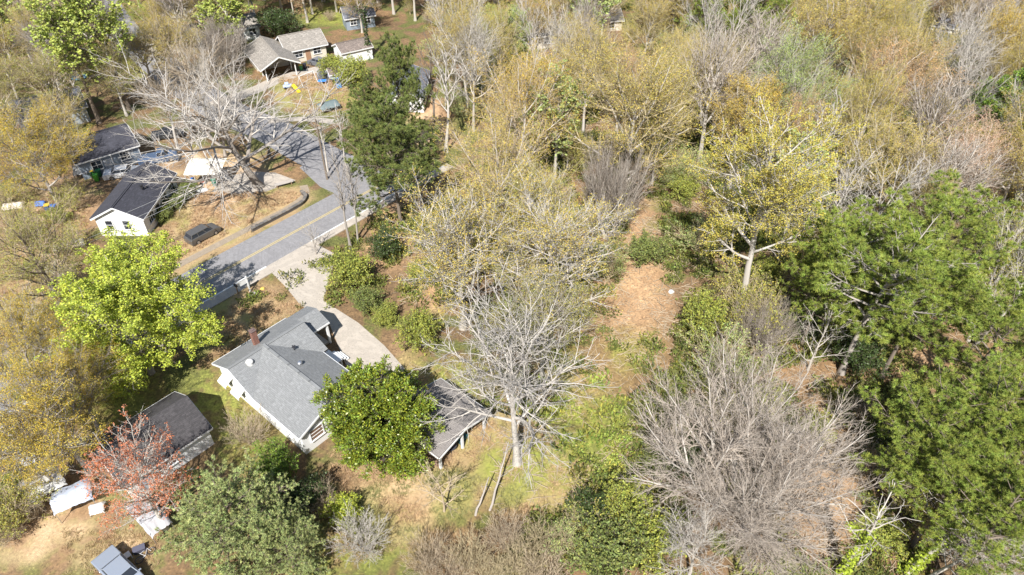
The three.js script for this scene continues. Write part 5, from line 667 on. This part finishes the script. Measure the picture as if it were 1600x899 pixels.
// ------------------------------------------------------------------ the wood between: crowns set a few metres apart wherever the survey shows wood
{
  const r = rng(2024), clear = [   // places of the picture that stay open to the ground
    [[965, 385], [1040, 385], [1050, 510], [1000, 550], [955, 540], [960, 450]], [[540, 690], [700, 560], [770, 600], [880, 620], [960, 650], [935, 790], [890, 830], [740, 800], [640, 840], [560, 760]],
    [[1210, 690], [1340, 690], [1350, 880], [1210, 880]], [[1560, 330], [1600, 330], [1600, 430], [1560, 430]], [[890, 590], [960, 570], [960, 640], [890, 680]],
  ];
  const along = (x, z) => (x - rc[0]) * rd[0] + (z - rc[1]) * rd[1];
  clear.push([[990, 290], [1035, 290], [1040, 380], [980, 380]], [[1385, 560], [1480, 560], [1430, 610], [1370, 600]], [[440, 190], [530, 190], [585, 320], [560, 390], [460, 330]], [[545, 70], [680, 70], [680, 300], [545, 300]]);
  const drive = [[385, 450], [440, 385], [520, 370], [530, 400], [660, 545], [700, 640], [620, 640], [540, 590], [470, 490]];
  const inside = (x, y, q) => { let c = false; for (let i = 0, j = q.length - 1; i < q.length; j = i++) if ((q[i][1] > y) !== (q[j][1] > y) && x < (q[j][0] - q[i][0]) * (y - q[i][1]) / (q[j][1] - q[i][1]) + q[i][0]) c = !c; return c; };
  const roadSide = (x, z) => (x - rc[0]) * right[0] + (z - rc[1]) * right[1];
  const open = (x, z, R, H) => { for (const [dx, y] of [[0, 0], [0, H * 0.5], [-R * 0.7, H * 0.6], [R * 0.7, H * 0.6], [0, H * 0.95]]) { const [px, py] = toPic(x + dx, y, z); if (clear.some((q) => inside(px, py, q))) return true; } return false; };
  const regions = (x, z) => { const [px, py] = toPic(x, 0, z); return py < 90 ? 'along the far upper edge of the wood' : px > 1250 ? (py < 330 ? 'in the upper right part of the wood' : 'in the lower right wood near the pines') : px > 1000 ? 'in the wood right of the brown clearing' : px > 700 ? (py < 330 ? 'in the upper middle of the wood' : 'in the wood left of the brown clearing') : 'at the left rim of the wood near the street'; };
  const kinds = [
    ['wide', 'budding_tree', 'tan-budded tree', 'tan', 'straw'], ['wide2', 'budding_tree', 'tan-budded tree', 'tan', 'straw'], ['upright', 'budding_tree', 'tan-budded tree', 'tan', 'tanwood'], ['forked', 'budding_tree', 'olive budding tree', 'olive', 'pale'], ['wide2', 'budding_tree', 'orange-tan budding tree', 'orange', 'tanwood'], ['wide', 'budding_tree', 'olive budding tree', 'olive', 'straw'],
    ['upright', 'bare_tree', 'pinkish bare tree', null, 'pink'], ['forked', 'bare_tree', 'silvery bare tree', null, 'pale'], ['upright', 'budding_tree', 'golden budding tree', 'gold', 'straw'], ['slender', 'bare_tree', 'thin silvery bare tree', null, 'pale'], ['airy', 'leafy_tree', 'pale green airy tree', 'pale', 'pale'], ['wide', 'budding_tree', 'yellow budding tree', 'yellow', 'straw'],
  ];
  const marks = [[1155, 488, 'the yellow-budded tree'], [1140, 790, 'the fan-shaped bare tree'], [808, 728, 'the lone white-limbed tree'], [1385, 560, 'the upper pine group'], [1500, 800, 'the lower right pines'], [1000, 470, 'the brown clearing'], [620, 560, 'the driveway end'], [602, 300, 'the dark junction pine'], [650, 150, 'the long garage'], [985, 250, 'the great pale crown'], [1120, 190, 'the pinkish upright tree'], [1240, 190, 'the pale green upright tree'], [1510, 320, 'the salmon-tinted tree'], [1375, 170, 'the leaning orange-tan tree'], [1570, 250, 'the dark edge evergreen'], [958, 340, 'the purple-grey bare tree'], [780, 350, 'the tan domed crown'], [450, 100, 'the tan-roofed house'], [405, 290, 'the bare oak'], [95, 175, 'the grey-blue house'], [185, 255, 'the slate-blue house'], [160, 190, 'the tall green-topped trees'], [940, 800, 'the ravine'], [1150, 60, 'the far pines'], [1510, 150, 'the crooked white tree'], [940, 40, 'the far tan cottage'], [562, 26, 'the bluish far shed'], [45, 400, 'the brown-olive forked tree'], [62, 622, 'the left-edge yellow-olive tree'], [40, 480, 'the leaning white sapling'], [60, 750, 'the large torn tarpaulin'], [270, 650, 'the white shed'], [385, 672, 'the bare brown brush'], [562, 838, 'the silvery shrub'], [85, 332, 'the left-yard bins'], [720, 450, 'the large tan tree'], [1105, 540, 'the bright green bush'], [1290, 500, 'the paler left pine'], [1395, 310, 'the green-tan tree'], [288, 8, 'the farthest white house'], [1462, 40, 'the far grey-roofed cottage']];
  const taken = new Set();
  function single(noun, x, z, H, R, bigH, bigR, wood) {   // a label of its own: by size and wood, by what it stands next to, or between
    const [px, py] = toPic(x, 0, z), near = marks.map(([mx, my, m]) => [Math.hypot((mx - px), (my - py) * 1.6), mx, my, m]).sort((a, b) => a[0] - b[0]);
    const rel = ([, mx, my]) => Math.abs(px - mx) > 1.3 * Math.abs(py - my) ? (px < mx ? 'left of' : 'right of') : (py < my ? 'behind' : 'in front of');
    const size = H > bigH ? 'tall ' : R > bigR ? 'broad ' : 'smaller ', w = wood === B.silver ? 'silver-limbed ' : wood === B.pale ? 'pale-limbed ' : '';
    for (const a of near.slice(0, 2)) for (const s of ['', size, w, size + w]) { const t = `${s}${noun} ${rel(a)} ${a[3]}`; if (!taken.has(t)) { taken.add(t); return t; } }
    for (const [a, b] of [[0, 1], [0, 2], [1, 2], [0, 3], [1, 3], [2, 3], [0, 4]]) for (const s of ['', size, w]) { const t = `${s}${noun} between ${near[a][3]} and ${near[b][3]}`; if (t.split(' ').length < 17 && !taken.has(t)) { taken.add(t); return t; } }
    return `${noun} near ${near[0][3]}`;
  }
  let n = 0;
  for (let tries = 0; tries < 40000 && n < 330; tries++) {
    const z = -34 - Math.pow(r(), 0.9) * 190, x = -60 + r() * 230 - 20, [px, py] = toPic(x, 0, z);
    if (px < -60 || px > 1660 || py > 900) continue;
    const far = z < -150; if ((!far && (along(x, z) < 44 ? roadSide(x, z) < 8 : x < -20)) || (x < -4 && z > -62) || (x < 4 && z > -50)) continue;
    if (!far && x > -22 && x < -12 && z < -92 && z > -122) continue;
    const u = r(), pick = py < 60 ? kinds[Math.floor(r() * 12)] : kinds[Math.floor(u * 12)], small = r() < 0.2;
    const R = (pick[0] === 'slender' ? 2.8 : pick[0] === 'airy' ? 4 : 4.6) * (0.95 + 0.55 * r()) * (small ? 0.7 : 1), H = (small ? 11 : 15) + r() * 6;
    if (open(x, z, R, H)) continue;
    if (spots.some(([sx, sz, sr]) => Math.hypot(sx - x, sz - z) < (sr + R) * 0.42)) continue;
    const reg = regions(x, z), p = K[pick[0]]; n++;
    const noun = pick[2] + ' ' + reg;
    const wd = r() < 0.6 ? B.silver : B.pale; put(pick[0], pick[1], single(pick[2], x, z, H, R, 18, 5.4, wd), T, px, py, H, R, { base: [px, py], wood: wd, twig: B[pick[4]], leaf: pick[3] ? F[pick[3]] : null, turn: r() * 6.28, group: noun.replace('tree', 'trees') });
  }
  // far left, between and behind the houses
  let m = 0;
  for (let tries = 0; tries < 4000 && m < 84; tries++) {
    const z = -95 - r() * 120, x = -150 + r() * 140, [px, py] = toPic(x, 0, z); if (px < -40 || px > 640 || py > 330) continue;
    if (roadSide(x, z) > 0 && z > -145) continue;
    if (inside(px, py, [[385, 50], [580, 45], [700, 70], [700, 240], [400, 330], [370, 150]]) || inside(px, py, [[110, 170], [360, 170], [470, 330], [110, 330]])) continue;
    const dl = Math.min(...sideLine.map(([sx, sz]) => Math.hypot(sx - x, sz - z))); if (dl < 4.5) continue;
    const R = 4 + r() * 2.4, H = 12 + r() * 6; if (spots.some(([sx, sz, sr]) => Math.hypot(sx - x, sz - z) < (sr + R) * 0.42)) continue;
    const pick = [['wide', 'budding_tree', 'olive budding tree', 'olive', 'tanwood'], ['wide2', 'budding_tree', 'tan-budded tree', 'tan', 'tanwood'], ['wide2', 'bare_tree', 'greyish bare tree', null, 'grey'], ['airy', 'leafy_tree', 'fresh-green airy tree', 'spring', 'brown'], ['upright', 'bare_tree', 'pinkish bare tree', null, 'pink']][Math.floor(r() * 5)];
    const noun = pick[2] + (py < 40 ? ' beyond the far houses on the left' : px < 200 ? ' around the left-hand yards' : ' behind the houses near the side street'); m++;
    put(pick[0], pick[1], single(pick[2], x, z, H, R, 15, 5.3, null), T, px, py, H, R, { base: [px, py], wood: B.pale, twig: B[pick[4]], leaf: pick[3] ? F[pick[3]] : null, turn: r() * 6.28, group: noun.replace('tree', 'trees') });
  }
  // shrubs under the trees
  let k = 0;
  for (let tries = 0; tries < 20000 && k < 260; tries++) {
    const z = -28 - Math.pow(r(), 1.1) * 130, x = -45 + r() * 170, [px, py] = toPic(x, 0, z); if (px < -40 || px > 1660 || py > 930) continue;
    if ((along(x, z) < 44 && roadSide(x, z) < 7) || (along(x, z) >= 44 && x < -20) || (x < -1 && z > -46) || (x < -6 && z > -60)) continue;
    if (clear.some((q) => inside(px, py, q)) || inside(px, py, drive)) continue;
    if (!far_ok(x, z)) continue;
    const q = r(), pick = q < 0.36 ? ['thicket', 'young_tree', 'twiggy young tree', r() < 0.5 ? 'olive' : 'pale', 'straw'] : q < 0.52 ? ['bush', 'leafy_bush', 'olive-green bush', 'bush', 'brown'] : q < 0.7 ? ['bush', 'leafy_bush', 'dark green bush', 'shrub', 'brown'] : q < 0.88 ? ['brush', 'bare_brush', 'bare tan brush', null, 'tanwood'] : ['bush', 'evergreen_bush', 'deep green evergreen bush', 'ever', 'brown'];
    const noun = pick[2] + ' ' + regions(x, z), s0 = spots.length; k++;
    const sh = 1.8 + r() * 2.4, sr = 1.5 + r() * 1.5; put(pick[0], pick[1], single(pick[2], x, z, sh, sr, 3.2, 2.3, null), SH, px, py, sh * (pick[0] === 'thicket' ? 1.9 : 1), sr * (pick[0] === 'thicket' ? 1.5 : 1), { base: [px, py], wood: B[pick[4]], leaf: pick[3] ? F[pick[3]] : null, turn: r() * 6.28, group: noun.replace('young tree', 'young trees').replace('bush', 'bushes') }); spots.length = s0;
  }
  function far_ok(x, z) { return !(x > -22 && x < -12 && z < -104 && z > -122); }
  // scrub in the left-hand yards
  const scrub = [[0, 285, 110, 470], [0, 500, 150, 670], [0, 680, 22, 850], [90, 430, 140, 560], [120, 560, 215, 620], [0, 800, 60, 850], [100, 250, 135, 330], [55, 60, 230, 130], [500, 10, 700, 50]];
  for (let i = 0; i < 74; i++) { const [x0, y0, x1, y1] = scrub[i % scrub.length], px = lerp(x0, x1, r()), py = lerp(y0, y1, r()), [x, z] = at(px, py), q = r(), pick = q < 0.4 ? ['thicket', 'young_tree', 'twiggy young tree', 'olive', 'tanwood'] : q < 0.7 ? ['brush', 'bare_brush', 'bare tan brush', null, 'tanwood'] : ['bush', 'leafy_bush', 'olive-green bush', 'bush', 'brown']; if (inside(px, py, [[120, 265], [300, 230], [480, 300], [280, 440], [130, 370]])) continue; const big = pick[0] === 'thicket' ? 1.8 : 1, sh = 1.3 + r() * 1.4, sr = 1.1 + r() * 1.1, s0 = spots.length; put(pick[0], pick[1], single(pick[2], x, z, sh, sr, 2.2, 1.8, null), SH, px, py, sh * big, sr * big * 0.85, { base: [px, py], wood: B[pick[4]], leaf: pick[3] ? F[pick[3]] : null, turn: r() * 6.28, group: pick[2].replace('tree', 'trees').replace(/bush$/, 'bushes') + ' about the left-hand yards' }); spots.length = s0; }
  // low green ground cover: ivy, brambles and weeds
  const cl = new MB(); for (let i = 0; i < 26; i++) { const a = r() * 6.28, d = Math.sqrt(r()) * 0.6, q = V3(Math.cos(a) * d, 0.05 + r() * 0.25, Math.sin(a) * d), v = V3(r() - 0.5, r() * 0.5, r() - 0.5).normalize(), sd = v.clone().cross(V3(r() - 0.5, r(), r() - 0.5)).normalize(), t = 0.6 + 0.8 * r(); cl.leaf(q, v, sd, 0.16 + r() * 0.12, 0.12, [t * (0.9 + 0.3 * r()), t, t * 0.8]); }
  const g = cl.geo(), list = [];
  for (let tries = 0; tries < 150000 && list.length < 15000; tries++) {
    const z = -25 - r() * 130, x = -50 + r() * 175, [px, py] = toPic(x, 0, z); if (px < -20 || px > 1620 || py > 915 || py < 0) continue;
    if (roadSide(x, z) < 7 || (x < -4 && z > -58) || (x < 0 && z > -36)) continue;
    const d = n2b(x * 0.23, z * 0.23) * 0.7 + n2c(x * 0.05, z * 0.05) * 0.6; if (d < -0.12) continue;
    if (inside(px, py, [[985, 310], [1030, 310], [1045, 500], [1000, 540], [960, 530], [965, 400]]) || inside(px, py, [[1210, 690], [1340, 690], [1350, 830], [1210, 830]]) || inside(px, py, [[540, 690], [700, 640], [780, 640], [880, 720], [925, 790], [740, 800], [640, 840]])) continue;
    list.push([x, z, 0.6 + r() * 1.1, r() * 6.28, 0.5 + Math.pow(r(), 2) * 2]);
  }
  const im = new THREE.InstancedMesh(g, F.weed, list.length), mtx = new THREE.Matrix4(), qt = new THREE.Quaternion(), col = new THREE.Color();
  
  list.forEach(([x, z, s, a, sy], i) => { im.setMatrixAt(i, mtx.compose(V3(x, groundY(x, z), z), qt.setFromAxisAngle(V3(0, 1, 0), a), V3(s, s * sy, s))); const t = 0.7 + 0.6 * r(); im.setColorAt(i, col.setRGB(t * (0.85 + 0.35 * r()), t, t * 0.9).multiplyScalar(inside(...toPic(x, 0, z).slice(0, 2), [[800, 640], [870, 590], [990, 600], [1000, 740], [940, 750], [840, 690]]) ? 1.6 : 1)); });
  im.name = 'undergrowth'; im.castShadow = im.receiveShadow = true; tag(im, 'low green ivy and weeds over the floor of the wood', 'undergrowth', null, 'stuff'); scene.add(im);
  // grass on the lawns and sticks on the floor of the wood
  const tuft = new MB(); for (let i = 0; i < 16; i++) { const a = r() * 6.28, v = V3(Math.cos(a) * 0.6, 0.7 + r() * 0.5, Math.sin(a) * 0.6).normalize(), t = 0.7 + 0.6 * r(); tuft.blade(V3(Math.cos(a) * r() * 0.22, 0, Math.sin(a) * r() * 0.22), v, V3(-Math.sin(a), 0, Math.cos(a)), 0.1 + r() * 0.12, 0.03, [t, t, t]); }
  const lawns = [[[205, 420], [300, 300], [330, 300], [420, 300], [500, 300], [470, 330], [280, 435]], [[330, 470], [400, 440], [480, 485], [340, 570]], [[520, 700], [640, 745], [700, 680], [770, 640], [830, 660], [930, 740], [930, 790], [860, 820], [760, 790], [660, 850], [520, 890], [480, 880]], [[430, 120], [560, 110], [580, 170], [470, 180]], [[0, 300], [130, 280], [150, 420], [80, 560], [0, 560]], [[100, 830], [250, 830], [250, 899], [100, 899]]];
  const tl = []; for (let tries = 0; tries < 400000 && tl.length < 16000; tries++) { const x = -75 + r() * 95, z = -25 - r() * 110, [px, py] = toPic(x, 0, z), q = lawns.findIndex((l) => inside(px, py, l)); if (q < 0 || n2b(x * 0.4, z * 0.4) + r() * 0.9 < 0.1) continue; const sl = Math.abs(roadSide(x, z)); if (sl < 6.2 && along(x, z) < 44) continue; tl.push([x, z, 0.6 + r() * 0.9, r() * 6.28, sm(-0.1, 0.6, n2a(x * 0.055, z * 0.055) * 0.6 + n2b(x * 0.23, z * 0.23) * 0.5 + 0.1) * (q === 2 ? 1 : 0.35)]); }
  const gm = new THREE.InstancedMesh(tuft.geo(), F.straw_grass, tl.length); tl.forEach(([x, z, s, a, gr], i) => { gm.setMatrixAt(i, mtx.compose(V3(x, groundY(x, z), z), qt.setFromAxisAngle(V3(0, 1, 0), a), V3(s, s, s))); gm.setColorAt(i, col.setRGB(lerp(1.15, 0.62, gr), lerp(1, 0.8, gr), lerp(1, 0.5, gr)).multiplyScalar(0.8 + 0.4 * r())); });
  gm.name = 'grass'; gm.castShadow = gm.receiveShadow = true; tag(gm, 'straw-coloured and greenish grass tufts over the lawns', 'grass', null, 'stuff'); scene.add(gm);
  const stick = new MB(); for (let i = 0; i < 5; i++) { const a = r() * 3.14, L = 0.5 + r() * 0.9, p = V3((r() - 0.5) * 2, 0.04 + r() * 0.05, (r() - 0.5) * 2), e = V3(p.x + Math.cos(a) * L, 0.05 + r() * 0.12, p.z + Math.sin(a) * L); stick.tube([p, p.clone().lerp(e, 0.5).add(V3(0, 0.05, 0.06)), e], [0.028, 0.022, 0.01], 4); }
  const sl2 = []; for (let tries = 0; tries < 60000 && sl2.length < 4200; tries++) { const x = -14 + r() * 110, z = -25 - r() * 110, [px, py] = toPic(x, 0, z); if (px < 560 || px > 1620 || py > 910 || (x < -2 && z > -60) || roadSide(x, z) < 7) continue; sl2.push([x, z, 0.6 + r() * 0.9, r() * 6.28]); }
  const km = new THREE.InstancedMesh(stick.geo(), B.tanwood, sl2.length); sl2.forEach(([x, z, s, a], i) => { km.setMatrixAt(i, mtx.compose(V3(x, groundY(x, z), z), qt.setFromAxisAngle(V3(0, 1, 0), a), V3(s, s, s))); });
  km.name = 'fallen_twigs'; km.castShadow = km.receiveShadow = true; tag(km, 'fallen twigs scattered over the leaf litter of the wood', 'twigs', null, 'stuff'); scene.add(km);
  // ivy on the two snags: leaves wound up their trunks
  for (const o of scene.children.filter((q) => q.name.startsWith('ivy_'))) {
    const iv = new MB(), tp = K.snag.trunk.attributes.position, H = 8.5; for (let i = 0; i < 6000; i++) { const j = Math.floor(r() * tp.count), y = tp.getY(j); if (y > H * (0.35 + 0.6 * r()) || Math.hypot(tp.getX(j), tp.getZ(j)) > 1.1) continue; const q = V3(tp.getX(j) + (r() - 0.5) * 0.35, y + (r() - 0.5) * 1.0, tp.getZ(j) + (r() - 0.5) * 0.35), v = V3(r() - 0.5, r() - 0.2, r() - 0.5).normalize(), sd = v.clone().cross(V3(r() - 0.5, r(), r() - 0.5)).normalize(), t = 0.6 + 0.8 * r(); iv.leaf(q, v, sd, 0.2, 0.16, [t, t, t]); }
    part('ivy', iv.geo(), o.name.startsWith('ivy_tree') ? F.ever : F.ivy, o, 'stuff');
  }
  console.log('trees', n, m, 'shrubs', k, 'cover', list.length);
}
renderer.render(scene, camera);
